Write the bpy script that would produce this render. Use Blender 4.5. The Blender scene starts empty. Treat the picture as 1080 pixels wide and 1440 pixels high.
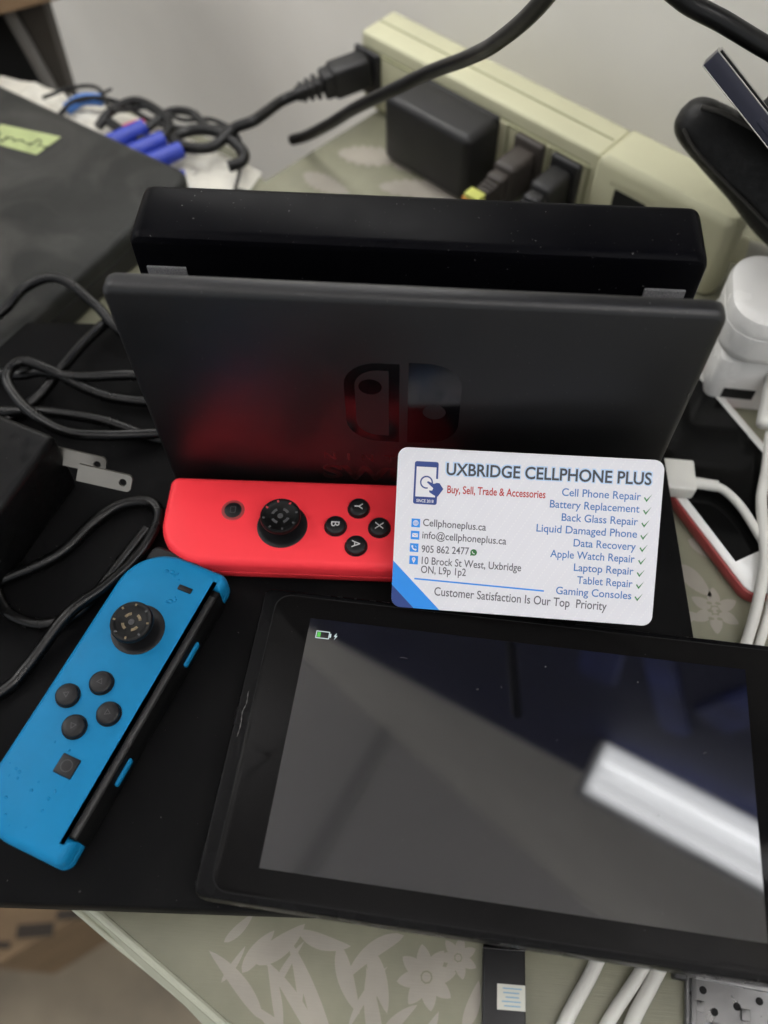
import bpy, bmesh, math, random
from mathutils import Vector, Matrix, Euler
random.seed(7)
S = bpy.context.scene
COL = S.collection
MM = 0.001

# ------------------------------------------------------------------ camera, world, exposure
cam_d = bpy.data.cameras.new('camera'); cam = bpy.data.objects.new('camera', cam_d); COL.objects.link(cam)
cam.location = (0.007625, -0.173403, 0.280113)
cam.rotation_euler = (0.542077, 0.009683, 0.073601)
cam_d.sensor_fit = 'HORIZONTAL'; cam_d.sensor_width = 36.0; cam_d.lens = 40.872
cam_d.clip_start = 0.01; cam_d.clip_end = 50
cam_d.dof.use_dof = True; cam_d.dof.focus_distance = 0.287; cam_d.dof.aperture_fstop = 9.0
S.camera = cam
W = bpy.data.worlds.new('World'); S.world = W; W.use_nodes = True
W.node_tree.nodes['Background'].inputs[0].default_value = (0.93, 0.96, 1.0, 1)
W.node_tree.nodes['Background'].inputs[1].default_value = 0.75
S.view_settings.view_transform = 'Standard'; S.view_settings.look = 'None'
S.view_settings.exposure = -0.2; S.view_settings.gamma = 1.0
S.view_settings.use_curve_mapping = False
S.cycles.max_bounces = 8

# ------------------------------------------------------------------ materials
def mat(name, color, rough=0.5, ior=1.45, metal=0.0, rvar=0.0, rscale=60, cvar=0.0, cscale=40,
        bump=0.0, bscale=800, dust=0.0, emit=None, coat=0.0, trans=0.0, smudge=0.0):
    m = bpy.data.materials.new(name); m.use_nodes = True
    nt = m.node_tree; N = nt.nodes; L = nt.links; b = N['Principled BSDF']
    b.inputs['Base Color'].default_value = (*color, 1); b.inputs['Roughness'].default_value = rough
    b.inputs['IOR'].default_value = ior; b.inputs['Metallic'].default_value = metal
    b.inputs['Coat Weight'].default_value = coat
    b.inputs['Transmission Weight'].default_value = trans
    if emit:
        b.inputs['Emission Color'].default_value = (*emit[:3], 1); b.inputs['Emission Strength'].default_value = emit[3]
    tc = N.new('ShaderNodeTexCoord')
    def noise(scale, detail=4):
        n = N.new('ShaderNodeTexNoise'); n.inputs['Scale'].default_value = scale; n.inputs['Detail'].default_value = detail
        L.new(tc.outputs['Object'], n.inputs['Vector']); return n
    def rng(src, a, c, lo=0.3, hi=0.7):
        r = N.new('ShaderNodeMapRange'); r.inputs[1].default_value = lo; r.inputs[2].default_value = hi
        r.inputs[3].default_value = a; r.inputs[4].default_value = c; L.new(src, r.inputs[0]); return r.outputs[0]
    colour = None
    if cvar:
        n = noise(cscale, 5); mx = N.new('ShaderNodeMix'); mx.data_type = 'RGBA'
        L.new(rng(n.outputs['Fac'], 0, 1), mx.inputs['Factor'])
        mx.inputs['A'].default_value = (*[c * (1 - cvar) for c in color], 1)
        mx.inputs['B'].default_value = (*[min(1, c * (1 + cvar)) for c in color], 1)
        colour = mx.outputs['Result']
    if smudge:                                   # greasy, dusty patches: pale film of its own
        n = noise(22, 6); n.inputs['Distortion'].default_value = 1.5
        mx = N.new('ShaderNodeMix'); mx.data_type = 'RGBA'
        L.new(rng(n.outputs['Fac'], 0, smudge, 0.45, 0.75), mx.inputs['Factor'])
        if colour: L.new(colour, mx.inputs['A'])
        else: mx.inputs['A'].default_value = (*color, 1)
        mx.inputs['B'].default_value = (0.25, 0.24, 0.22, 1); colour = mx.outputs['Result']
    if dust:                                     # tiny specks of lint
        for sc, th in ((240, 0.06), (600, 0.075)):
            v = N.new('ShaderNodeTexVoronoi'); v.inputs['Scale'].default_value = sc; v.inputs['Randomness'].default_value = 1
            nz = noise(900, 2); ad = N.new('ShaderNodeMix'); ad.data_type = 'VECTOR'; ad.inputs['Factor'].default_value = 0.0012
            L.new(tc.outputs['Object'], ad.inputs['A']); L.new(nz.outputs['Color'], ad.inputs['B'])
            L.new(ad.outputs['Result'], v.inputs['Vector'])
            lt = N.new('ShaderNodeMath'); lt.operation = 'LESS_THAN'; lt.inputs[1].default_value = th
            L.new(v.outputs['Distance'], lt.inputs[0])
            sp = N.new('ShaderNodeSeparateColor'); L.new(v.outputs['Color'], sp.inputs[0])
            gt = N.new('ShaderNodeMath'); gt.operation = 'GREATER_THAN'; gt.inputs[1].default_value = 1 - dust
            L.new(sp.outputs[0], gt.inputs[0])
            ml = N.new('ShaderNodeMath'); ml.operation = 'MULTIPLY'; L.new(lt.outputs[0], ml.inputs[0]); L.new(gt.outputs[0], ml.inputs[1])
            m2 = N.new('ShaderNodeMath'); m2.operation = 'MULTIPLY'; L.new(ml.outputs[0], m2.inputs[0]); L.new(sp.outputs[1], m2.inputs[1])
            mx = N.new('ShaderNodeMix'); mx.data_type = 'RGBA'; L.new(m2.outputs[0], mx.inputs['Factor'])
            if colour: L.new(colour, mx.inputs['A'])
            else: mx.inputs['A'].default_value = (*color, 1)
            mx.inputs['B'].default_value = (0.20, 0.195, 0.19, 1); colour = mx.outputs['Result']
    if colour: L.new(colour, b.inputs['Base Color'])
    if rvar:
        n = noise(rscale, 6); L.new(rng(n.outputs['Fac'], max(0.02, rough - rvar), min(1, rough + rvar)), b.inputs['Roughness'])
    if bump:
        n = noise(bscale, 3); bp = N.new('ShaderNodeBump'); bp.inputs['Strength'].default_value = bump
        bp.inputs['Distance'].default_value = 0.0002
        L.new(n.outputs['Fac'], bp.inputs['Height']); L.new(bp.outputs['Normal'], b.inputs['Normal'])
    return m

M = {}
M['dock'] = mat('matte_black_plastic', (0.0045, 0.0045, 0.005), 0.42, ior=1.54, rvar=0.05, rscale=45, bump=0.12, bscale=2600, dust=0.36)
M['dock_rear'] = mat('black_plastic', (0.0022, 0.0022, 0.0032), 0.34, ior=1.12, rvar=0.07, bump=0.08, bscale=2400, dust=0.6)
M['gloss_black'] = mat('gloss_black_print', (0.002, 0.002, 0.0025), 0.16, ior=1.42, rvar=0.04)
M['gloss_letter'] = mat('gloss_lettering', (0.012, 0.007, 0.007), 0.2, ior=1.5)
M['felt'] = mat('grey_felt', (0.16, 0.16, 0.165), 0.95, bump=0.9, bscale=2500, cvar=0.35, cscale=2500)
M['laptop'] = mat('laptop_black', (0.006, 0.006, 0.0063), 0.5, ior=1.12, rvar=0.08, rscale=25, bump=0.05, bscale=3000, dust=0.10, smudge=0.012)
M['red'] = mat('neon_red_plastic', (0.98, 0.048, 0.064), 0.42, ior=1.3, rvar=0.05, rscale=80, bump=0.06, bscale=3500)
M['blue'] = mat('neon_blue_plastic', (0.006, 0.19, 0.405), 0.45, ior=1.25, rvar=0.06, rscale=70, cvar=0.05, cscale=60, bump=0.06, bscale=3500)
M['drop'] = mat('water', (0.006, 0.185, 0.40), 0.10, ior=1.28)
M['rubber'] = mat('black_rubber', (0.004, 0.004, 0.004), 0.42, ior=1.3, rvar=0.1, rscale=300, bump=0.15, bscale=2500, dust=0.1)
M['button'] = mat('button_black', (0.008, 0.008, 0.009), 0.38, ior=1.38, rvar=0.06, rscale=300)
M['faint'] = mat('faint_button_mark', (0.07, 0.07, 0.072), 0.6)
M['worn'] = mat('worn_tan', (0.19, 0.145, 0.08), 0.6, cvar=0.5, cscale=900)
M['letter'] = mat('letter_white', (0.62, 0.62, 0.62), 0.5)
M['rail'] = mat('rail_black', (0.005, 0.005, 0.005), 0.5, ior=1.25, bump=0.1, bscale=2000)
M['steel_dark'] = mat('rail_steel', (0.05, 0.05, 0.05), 0.55, metal=0.5, rvar=0.12, rscale=400)
M['homering'] = mat('home_ring', (0.33, 0.05, 0.05), 0.35)
M['body'] = mat('tablet_body', (0.003, 0.003, 0.0034), 0.27, ior=1.18, rvar=0.03, rscale=90, bump=0.05, bscale=2500)
M['bezel'] = mat('bezel_glass', (0.006, 0.0057, 0.0057), 0.045, ior=1.14, dust=0.06)
M['lcd'] = mat('lcd_glass', (0.0035, 0.0035, 0.0045), 0.03, ior=1.80, rvar=0.012, rscale=30, dust=0.05)
M['icon_white'] = mat('screen_icon_white', (0.02, 0.02, 0.02), 0.2, emit=(0.75, 0.9, 0.9, 0.85))
M['icon_green'] = mat('screen_icon_green', (0.02, 0.02, 0.02), 0.2, emit=(0.12, 0.75, 0.10, 0.8))
M['scratch'] = mat('scuff', (0.13, 0.125, 0.12), 0.7)
M['cable'] = mat('cable_black', (0.0035, 0.0035, 0.0035), 0.27, ior=1.4, rvar=0.02, rscale=60, dust=0.03)
M['cable_soft'] = mat('cable_dull_black', (0.005, 0.0049, 0.0048), 0.36, ior=1.38, rvar=0.08)
M['white_plastic'] = mat('white_plastic', (0.78, 0.775, 0.75), 0.25, rvar=0.05, rscale=90)
M['white_cable'] = mat('white_cable', (0.66, 0.655, 0.61), 0.42, cvar=0.05, cscale=60)
M['beige'] = mat('beige_plastic', (0.50, 0.49, 0.335), 0.42, rvar=0.06, cvar=0.05, cscale=25)
M['beige_dark'] = mat('beige_groove', (0.22, 0.22, 0.13), 0.6)
M['brick'] = mat('adapter_black', (0.014, 0.0137, 0.014), 0.42, rvar=0.08, bump=0.15, bscale=1500)
M['plug_brown'] = mat('plug_brown_black', (0.045, 0.038, 0.033), 0.5, bump=0.15, bscale=1500)
M['metal'] = mat('blade_metal', (0.30, 0.285, 0.255), 0.36, metal=1.0, rvar=0.05, rscale=300)
M['hole'] = mat('dark_hole', (0.004, 0.004, 0.004), 0.8)
M['grey_lap'] = mat('grey_laptop_lid', (0.026, 0.027, 0.025), 0.45, ior=1.25, rvar=0.1, rscale=25, cvar=0.3, cscale=30, smudge=0.15, bump=0.1, bscale=2000)
M['grey_lap_side'] = mat('grey_laptop_side', (0.012, 0.012, 0.012), 0.5)
M['tape'] = mat('green_tape', (0.36, 0.42, 0.19), 0.6, cvar=0.12, cscale=120)
M['ink'] = mat('dark_ink', (0.02, 0.03, 0.02), 0.7)
M['capblue'] = mat('royal_blue_plastic', (0.022, 0.045, 0.36), 0.42, cvar=0.1, cscale=100)
M['skyblue'] = mat('sky_blue_plastic', (0.06, 0.17, 0.48), 0.5)
M['redbit'] = mat('red_plastic', (0.55, 0.05, 0.06), 0.5)
M['bag'] = mat('thin_white_film', (0.62, 0.60, 0.53), 0.32, cvar=0.12, cscale=45, bump=0.4, bscale=180)
M['wood'] = mat('brown_board', (0.25, 0.165, 0.095), 0.6, cvar=0.2, cscale=30)
M['dark'] = mat('interior_shade', (0.006, 0.006, 0.006), 0.8)  # shade inside the far left cabinet, put into the colour
M['sideshade'] = mat('dark_side_shade', (0.045, 0.040, 0.033), 0.6, cvar=0.15, cscale=15)  # tone of the shade on the wall beside that cabinet
M['greyboard'] = mat('grey_board', (0.17, 0.165, 0.155), 0.6)
M['wall'] = mat('painted_wall', (0.80, 0.78, 0.725), 0.6, cvar=0.05, cscale=9, bump=0.35, bscale=90)
M['floor'] = mat('floor_beige', (0.25, 0.21, 0.15), 0.6, cvar=0.22, cscale=14)
M['cardboard'] = mat('cardboard', (0.20, 0.135, 0.075), 0.8, cvar=0.14, cscale=25)
M['print_dark'] = mat('box_print', (0.035, 0.027, 0.02), 0.8)
M['purple'] = mat('purple_cloth', (0.05, 0.03, 0.16), 0.8)
M['leather'] = mat('black_leather', (0.007, 0.0068, 0.0065), 0.45, ior=1.35, rvar=0.1, rscale=500, bump=0.6, bscale=900)
M['leather_grey'] = mat('grey_lining', (0.05, 0.047, 0.042), 0.6, bump=0.3, bscale=900)
M['navy'] = mat('navy_metal', (0.013, 0.0145, 0.028), 0.35, metal=0.2)
M['silver'] = mat('silver_edge', (0.40, 0.39, 0.36), 0.3, metal=1.0)
M['gloss'] = mat('gloss_black_glass', (0.004, 0.004, 0.004), 0.10, ior=1.28, dust=0.2)
M['rose'] = mat('red_metal_side', (0.42, 0.075, 0.075), 0.32, rvar=0.05)
M['phone_white'] = mat('phone_white', (0.80, 0.80, 0.77), 0.15)
M['seam'] = mat('seam_grey', (0.35, 0.35, 0.33), 0.6)
M['sticker'] = mat('pale_sticker', (0.62, 0.62, 0.55), 0.5)
M['sticker_ink'] = mat('sticker_blue_ink', (0.25, 0.42, 0.55), 0.6)
M['neon'] = mat('fluorescent_label', (0.50, 0.52, 0.12), 0.5)
M['orange'] = mat('orange_label', (0.72, 0.30, 0.06), 0.5)
M['black_part'] = mat('battery_black', (0.014, 0.014, 0.015), 0.4, rvar=0.1)
M['alloy'] = mat('pale_alloy', (0.20, 0.20, 0.20), 0.36, metal=0.75, rvar=0.15, rscale=250, bump=0.3, bscale=500)
M['grey_cord'] = mat('grey_cord', (0.42, 0.41, 0.36), 0.5)
M['clear'] = mat('clear_grey_wire', (0.30, 0.30, 0.29), 0.2)
M['ceil'] = mat('ceiling_tile', (0.76, 0.75, 0.76), 0.9)
M['tee'] = mat('ceiling_tee_grey', (0.56, 0.56, 0.57), 0.7)
M['lamp'] = mat('added_diffuser', (0.8, 0.8, 0.8), 0.5, emit=(1.0, 0.975, 0.93, 6.0))
M['added_up'] = mat('added_upper_diffuser', (0.8, 0.8, 0.8), 0.5, emit=(1.0, 0.98, 0.96, 24.0))
M['added_up_strong'] = mat('added_upper_diffuser_strong', (0.8, 0.8, 0.8), 0.5, emit=(1.0, 0.98, 0.96, 10.0))
M['added_strip'] = mat('added_strip_diffuser', (0.8, 0.8, 0.8), 0.5, emit=(1.0, 0.985, 0.96, 20.0))
M['added_soft'] = mat('added_lower_diffuser', (0.8, 0.8, 0.8), 0.5, emit=(1.0, 0.98, 0.95, 1.2))
M['tube'] = mat('lit_tube', (0.8, 0.8, 0.8), 0.5, emit=(0.97, 0.98, 1.0, 7.5))
M['tube_dim'] = mat('lit_reflector', (0.8, 0.8, 0.8), 0.5, emit=(0.97, 0.98, 1.0, 4.0))
M['lampwhite'] = mat('lamp_white', (0.75, 0.75, 0.75), 0.4)
M['navyboard'] = mat('navy_board', (0.006, 0.012, 0.075), 0.7, cvar=0.3, cscale=6)
M['bluepack'] = mat('blue_packet', (0.018, 0.042, 0.27), 0.6, cvar=0.5, cscale=14)
M['table'] = mat('table_wood', (0.22, 0.16, 0.10), 0.5, cvar=0.2, cscale=18)

def cloth_mat(name, color, dark):
    m = mat(name, color, 0.30, cvar=0.16, cscale=38)
    nt = m.node_tree; N = nt.nodes; L = nt.links; b = N['Principled BSDF']
    tc = N.new('ShaderNodeTexCoord'); mp = N.new('ShaderNodeMapping'); mp.inputs['Rotation'].default_value = (0, 0, math.radians(31))
    L.new(tc.outputs['Object'], mp.inputs['Vector'])
    mp.inputs['Scale'].default_value = (110, 1900, 1)
    wv = N.new('ShaderNodeTexNoise'); wv.inputs['Scale'].default_value = 1.0; wv.inputs['Detail'].default_value = 4
    L.new(mp.outputs['Vector'], wv.inputs['Vector'])
    n = N.new('ShaderNodeTexNoise'); n.inputs['Scale'].default_value = 55; L.new(tc.outputs['Object'], n.inputs['Vector'])
    ad = N.new('ShaderNodeMath'); ad.operation = 'MULTIPLY_ADD'; ad.inputs[1].default_value = 2.0
    L.new(n.outputs['Fac'], ad.inputs[0]); L.new(wv.outputs['Fac'], ad.inputs[2])
    bp = N.new('ShaderNodeBump'); bp.inputs['Strength'].default_value = 0.11; bp.inputs['Distance'].default_value = 0.0006
    L.new(ad.outputs[0], bp.inputs['Height']); L.new(bp.outputs['Normal'], b.inputs['Normal'])
    return m
M['cloth'] = cloth_mat('vinyl_sage', (0.225, 0.222, 0.158), 1)
M['cloth_print'] = cloth_mat('vinyl_cream_print', (0.32, 0.295, 0.25), 1)
M['hem'] = mat('clear_hem', (0.42, 0.43, 0.34), 0.18, bump=0.8, bscale=260)

def card_mat():
    m = mat('card_white', (0.77, 0.77, 0.80), 0.42)
    nt = m.node_tree; N = nt.nodes; L = nt.links; b = N['Principled BSDF']
    tc = N.new('ShaderNodeTexCoord'); mp = N.new('ShaderNodeMapping'); mp.inputs['Rotation'].default_value = (0, 0, math.radians(32))
    L.new(tc.outputs['Object'], mp.inputs['Vector'])
    sp = N.new('ShaderNodeSeparateXYZ'); L.new(mp.outputs['Vector'], sp.inputs[0])
    outs = []
    for ax, per, th in ((0, 0.0028, 0.90), (1, 0.0011, 0.0)):
        a = N.new('ShaderNodeMath'); a.operation = 'MULTIPLY'; a.inputs[1].default_value = 2 * math.pi / per; L.new(sp.outputs[ax], a.inputs[0])
        s = N.new('ShaderNodeMath'); s.operation = 'SINE'; L.new(a.outputs[0], s.inputs[0])
        g = N.new('ShaderNodeMath'); g.operation = 'GREATER_THAN'; g.inputs[1].default_value = th; L.new(s.outputs[0], g.inputs[0]); outs.append(g)
    ml = N.new('ShaderNodeMath'); ml.operation = 'MULTIPLY'; L.new(outs[0].outputs[0], ml.inputs[0]); L.new(outs[1].outputs[0], ml.inputs[1])
    mx = N.new('ShaderNodeMix'); mx.data_type = 'RGBA'; L.new(ml.outputs[0], mx.inputs['Factor'])
    mx.inputs['A'].default_value = (0.76, 0.76, 0.80, 1); mx.inputs['B'].default_value = (0.84, 0.84, 0.865, 1)
    L.new(mx.outputs['Result'], b.inputs['Base Color'])
    r = N.new('ShaderNodeMapRange'); r.inputs[3].default_value = 0.45; r.inputs[4].default_value = 0.2; L.new(ml.outputs[0], r.inputs[0])
    L.new(r.outputs[0], b.inputs['Roughness'])
    return m
M['card'] = card_mat()
M['c_title'] = mat('ink_charcoal', (0.055, 0.055, 0.065), 0.4)
M['c_halo'] = mat('ink_pale_blue', (0.50, 0.66, 0.86), 0.4)
M['c_red'] = mat('ink_red', (0.46, 0.035, 0.03), 0.4)
M['c_blue'] = mat('ink_blue', (0.065, 0.19, 0.47), 0.4)
M['c_grey'] = mat('ink_grey', (0.12, 0.12, 0.135), 0.4)
M['c_green'] = mat('ink_green', (0.03, 0.20, 0.05), 0.4)
M['c_dgreen'] = mat('ink_dark_green', (0.03, 0.17, 0.04), 0.4)
M['c_sky'] = mat('ink_sky', (0.025, 0.27, 0.80), 0.4)
M['c_navy'] = mat('ink_navy', (0.028, 0.06, 0.24), 0.4)
M['c_white'] = mat('ink_white', (0.78, 0.78, 0.80), 0.4)

# ------------------------------------------------------------------ mesh helpers (all lengths in mm)
def new(): return bmesh.new()

def box(bm, c, s, bev=0.0, seg=3, rot=None, mi=0):
    r = bmesh.ops.create_cube(bm, size=1.0); vs = r['verts']
    for v in vs: v.co = Vector((v.co.x * s[0], v.co.y * s[1], v.co.z * s[2]))
    if bev:
        es = list({e for v in vs for e in v.link_edges})
        q = bmesh.ops.bevel(bm, geom=es, offset=bev, offset_type='OFFSET', segments=seg, profile=0.5, affect='EDGES', clamp_overlap=True)
        vs = list({v for f in q['faces'] for v in f.verts} | {v for v in vs if v.is_valid})
    R_ = rot.to_matrix() if isinstance(rot, Euler) else (rot if rot is not None else Matrix.Identity(3))
    for v in vs: v.co = R_ @ v.co + Vector(c)
    if mi:
        for f in {f for v in vs for f in v.link_faces}: f.material_index = mi
    return vs

def rrect(hx, hy, rs, d=0.0, seg=8, cx=0, cy=0):
    """outline of a rounded rectangle, radii rs = (++, -+, --, +-), inset by d"""
    if not isinstance(rs, (tuple, list)): rs = (rs,) * 4
    hx -= d; hy -= d; out = []
    for (sx, sy, a0), r in zip(((1, 1, 0), (-1, 1, 90), (-1, -1, 180), (1, -1, 270)), rs):
        r = max(0.05, r - d)
        for k in range(seg + 1):
            a = math.radians(a0 + 90 * k / seg)
            out.append((cx + sx * (hx - r) + r * math.cos(a), cy + sy * (hy - r) + r * math.sin(a)))
    return out

def rings(bm, loops, cap=True, mi=0):
    """skin a stack of closed loops [(x,y,z)...] with equal counts"""
    R_ = [[bm.verts.new(p) for p in lp] for lp in loops]
    n = len(R_[0]); fs = []
    for a, b in zip(R_, R_[1:]):
        for i in range(n): fs.append(bm.faces.new((a[i], a[(i + 1) % n], b[(i + 1) % n], b[i])))
    if cap:
        fs.append(bm.faces.new(R_[0][::-1])); fs.append(bm.faces.new(R_[-1]))
    for f in fs: f.material_index = mi
    return R_

def slab(bm, outl, prof, mi=0):
    """outl(d) -> outline inset by d, prof = [(inset, z)...] bottom to top"""
    return rings(bm, [[(x, y, z) for x, y in outl(d)] for d, z in prof], mi=mi)

def poly(bm, pts, z=0.0, mi=0):
    f = bm.faces.new([bm.verts.new((p[0], p[1], z)) for p in pts]); f.material_index = mi
    f.normal_update()
    if f.normal.z < 0: f.normal_flip()
    return f

def plate(bm, pts, z0, z1, mi=0):
    a = sum(pts[i][0] * pts[(i + 1) % len(pts)][1] - pts[(i + 1) % len(pts)][0] * pts[i][1] for i in range(len(pts)))
    if a < 0: pts = pts[::-1]
    return rings(bm, [[(p[0], p[1], z0) for p in pts], [(p[0], p[1], z1) for p in pts]], mi=mi)

def disc(bm, c, r, z, mi=0, n=28, r2=None):
    r2 = r2 or r
    return poly(bm, [(c[0] + r * math.cos(2 * math.pi * k / n), c[1] + r2 * math.sin(2 * math.pi * k / n)) for k in range(n)], z, mi)

def band(bm, outer, inner, z, mi=0):
    n = len(outer); a = [bm.verts.new((*p, z)) for p in outer]; b = [bm.verts.new((*p, z)) for p in inner]
    for i in range(n):
        f = bm.faces.new((a[i], a[(i + 1) % n], b[(i + 1) % n], b[i])); f.material_index = mi

def lathe(bm, prof, c=(0, 0, 0), n=40, mi=0):
    """prof [(r,z)...] bottom to top, axis z"""
    return rings(bm, [[(c[0] + r * math.cos(2 * math.pi * k / n), c[1] + r * math.sin(2 * math.pi * k / n), c[2] + z) for k in range(n)] for r, z in prof], mi=mi)

def spline(pts, sub=10):
    P = [Vector(p) for p in pts]; P = [P[0] * 2 - P[1]] + P + [P[-1] * 2 - P[-2]]; out = []
    for i in range(1, len(P) - 2):
        a, b, c, d = P[i - 1:i + 3]
        for k in range(sub):
            t = k / sub
            out.append(0.5 * ((2 * b) + (c - a) * t + (2 * a - 5 * b + 4 * c - d) * t * t + (3 * b - 3 * c + d - a) * t ** 3))
    out.append(P[-2]); return out

def tube(bm, pts, r, n=14, sub=10, mi=0, flat=1.0):
    C = spline(pts, sub); loops = []; up = None
    for i, p in enumerate(C):
        t = (C[min(i + 1, len(C) - 1)] - C[max(i - 1, 0)]).normalized()
        if up is None:
            up = Vector((0, 0, 1)) if abs(t.z) < 0.9 else Vector((1, 0, 0))
        up = (up - t * up.dot(t)).normalized(); sd = t.cross(up)
        rr = r(i / (len(C) - 1)) if callable(r) else r
        loops.append([p + sd * (rr * math.cos(2 * math.pi * k / n)) + up * (rr * flat * math.sin(2 * math.pi * k / n)) for k in range(n)])
    return rings(bm, loops, mi=mi)

def text_into(bm, s, w=None, h=1.0, at=(0, 0), z=0.0, off=0.0, align='l', rot=0.0, mi=0, thick=0.0):
    """flat lettering: cap height h, squeezed or stretched to width w; `at` = left (or right/centre) end of the baseline"""
    def mesh_of(body, o):
        cu = bpy.data.curves.new('t', 'FONT'); cu.body = body; cu.size = 1.0; cu.resolution_u = 4; cu.offset = o
        ob = bpy.data.objects.new('t', cu); COL.objects.link(ob)
        dg = bpy.context.evaluated_depsgraph_get(); me = bpy.data.meshes.new_from_object(ob.evaluated_get(dg))
        bpy.data.objects.remove(ob); bpy.data.curves.remove(cu); return me
    hm = mesh_of('H', 0.0); cap = max(v.co.y for v in hm.vertices) - min(v.co.y for v in hm.vertices)
    m0 = mesh_of(s, 0.0); x0 = min(v.co.x for v in m0.vertices); x1 = max(v.co.x for v in m0.vertices)
    sy = h / cap; sx = w / (x1 - x0) if w else sy
    if not w: w = (x1 - x0) * sx
    me = mesh_of(s, off / max(sx, sy) if off else 0.0)
    dx = {'l': 0, 'r': -w, 'c': -w / 2}[align]; c, sn = math.cos(rot), math.sin(rot)
    vs = []
    for v in me.vertices:
        x = (v.co.x - x0) * sx + dx; y = v.co.y * sy
        vs.append(bm.verts.new((at[0] + c * x - sn * y, at[1] + sn * x + c * y, z)))
    for p in me.polygons:
        try:
            f = bm.faces.new([vs[i] for i in p.vertices]); f.material_index = mi; f.normal_update()
            if f.normal.z < 0: f.normal_flip()
        except ValueError: pass
    for q in (hm, m0, me): bpy.data.meshes.remove(q)

def xf(bm, Mx):
    bmesh.ops.transform(bm, matrix=Mx, verts=bm.verts)

def obj(name, bm, mats, parent=None, smooth=35, loc=None):
    """link a bmesh (mm, in its parent's frame) as one mesh object"""
    if loc is not None: bmesh.ops.translate(bm, verts=bm.verts, vec=-Vector(loc))
    bmesh.ops.scale(bm, vec=(MM, MM, MM), verts=bm.verts)
    me = bpy.data.meshes.new(name); bm.to_mesh(me); bm.free()
    for m in (mats if isinstance(mats, (list, tuple)) else [mats]): me.materials.append(M[m])
    o = bpy.data.objects.new(name, me); COL.objects.link(o)
    if smooth:
        me.shade_smooth()
        try: me.set_sharp_from_angle(angle=math.radians(smooth))
        except Exception: pass
    if parent: o.parent = parent
    if loc is not None: o.location = Vector(loc) * MM
    return o

def tag(o, label=None, cat=None, group=None, kind=None):
    if label: o['label'] = label
    if cat: o['category'] = cat
    if group: o['group'] = group
    if kind: o['kind'] = kind
    return o

def thing(name, label, cat, loc=(0, 0, 0), rz=0.0, group=None):
    o = bpy.data.objects.new(name, None); COL.objects.link(o); o.empty_display_size = 0.02
    o.location = Vector(loc) * MM; o.rotation_euler = (0, 0, rz)
    return tag(o, label, cat, group)

def cable(name, pts, r, m, label, cat='cable', group=None, n=14):
    bm = new(); tube(bm, pts, r, n)
    return tag(obj(name, bm, m, loc=pts[0]), label, cat, group)

# ------------------------------------------------------------------ setting
TZ = -22.0                                    # table top below the black laptop's lid
U = Vector((0.783, -0.622, 0)); NO = Vector((-0.622, -0.783, 0))   # along the wall, out of the wall
bm = new(); box(bm, (0, 0, -760), (4000, 4000, 20)); tag(obj('floor', bm, 'floor', smooth=0), kind='structure')
bm = new()
WB = Vector((4.5, 338, 0))
Rw = Matrix((U, -NO, Vector((0, 0, 1)))).transposed()
box(bm, WB - NO * 30 + Vector((0, 0, 300)), (4200, 60, 2300), rot=Rw)
tag(obj('wall', bm, 'wall', smooth=0), kind='structure')

# ceiling with its grid of tees
bm = new(); CZ = 1450
rc = math.radians(-26)
Rc = Euler((0, 0, rc)).to_matrix()
box(bm, (0, -300, CZ + 10), (3600, 3600, 20), rot=Rc)
tag(obj('ceiling', bm, 'ceil', smooth=0), kind='structure')
bm = new()
for k in range(-4, 5):
    box(bm, Vector((0, -300, CZ - 3)) + Rc @ Vector((k * 600 + 190, 0, 0)), (24, 3600, 6), rot=Rc)
    box(bm, Vector((0, -300, CZ - 3.4)) + Rc @ Vector((0, k * 600 + 90, 0)), (3600, 24, 5.2), rot=Rc)
tag(obj('ceiling_grid', bm, 'tee', smooth=0), kind='structure')
def added_panel(x, y, label, up, down, group='added lights'):  # added panels out of view that brighten the ceiling and the table
    t = thing('added_light_panel', label, 'added light', (x, y, CZ - 420), rc, group)
    bm = new(); box(bm, (0, 0, -14), (1180, 280, 8)); obj('diffuser', bm, down, t, smooth=0)
    bm = new(); box(bm, (0, 0, 20), (1160, 240, 4)); obj('upper_diffuser', bm, up, t, smooth=0)
    bm = new()
    for sx, sy, c in ((1220, 20, (0, 150)), (1220, 20, (0, -150)), (20, 280, (600, 0)), (20, 280, (-600, 0))):
        box(bm, (c[0], c[1], 0), (sx, sy, 36))
    obj('frame', bm, 'lampwhite', t, smooth=0)
    for sx in (-500, 500):
        bm = new(); tube(bm, [(sx, 0, 20), (sx, 0, 220), (sx, 0, 419)], 1.5, 8, 2); obj('hanging_wire', bm, 'lampwhite', t)
added_panel(-1400, 480, 'added unseen hanging light panel far to the left of the table', 'added_up', 'lamp')
added_panel(-60, -780, 'added unseen hanging light panel behind the place the photo is taken from', 'added_up_strong', 'added_soft')
added_panel(1050, -800, 'added unseen hanging light panel to the right of the table', 'added_up', 'added_soft')

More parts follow.
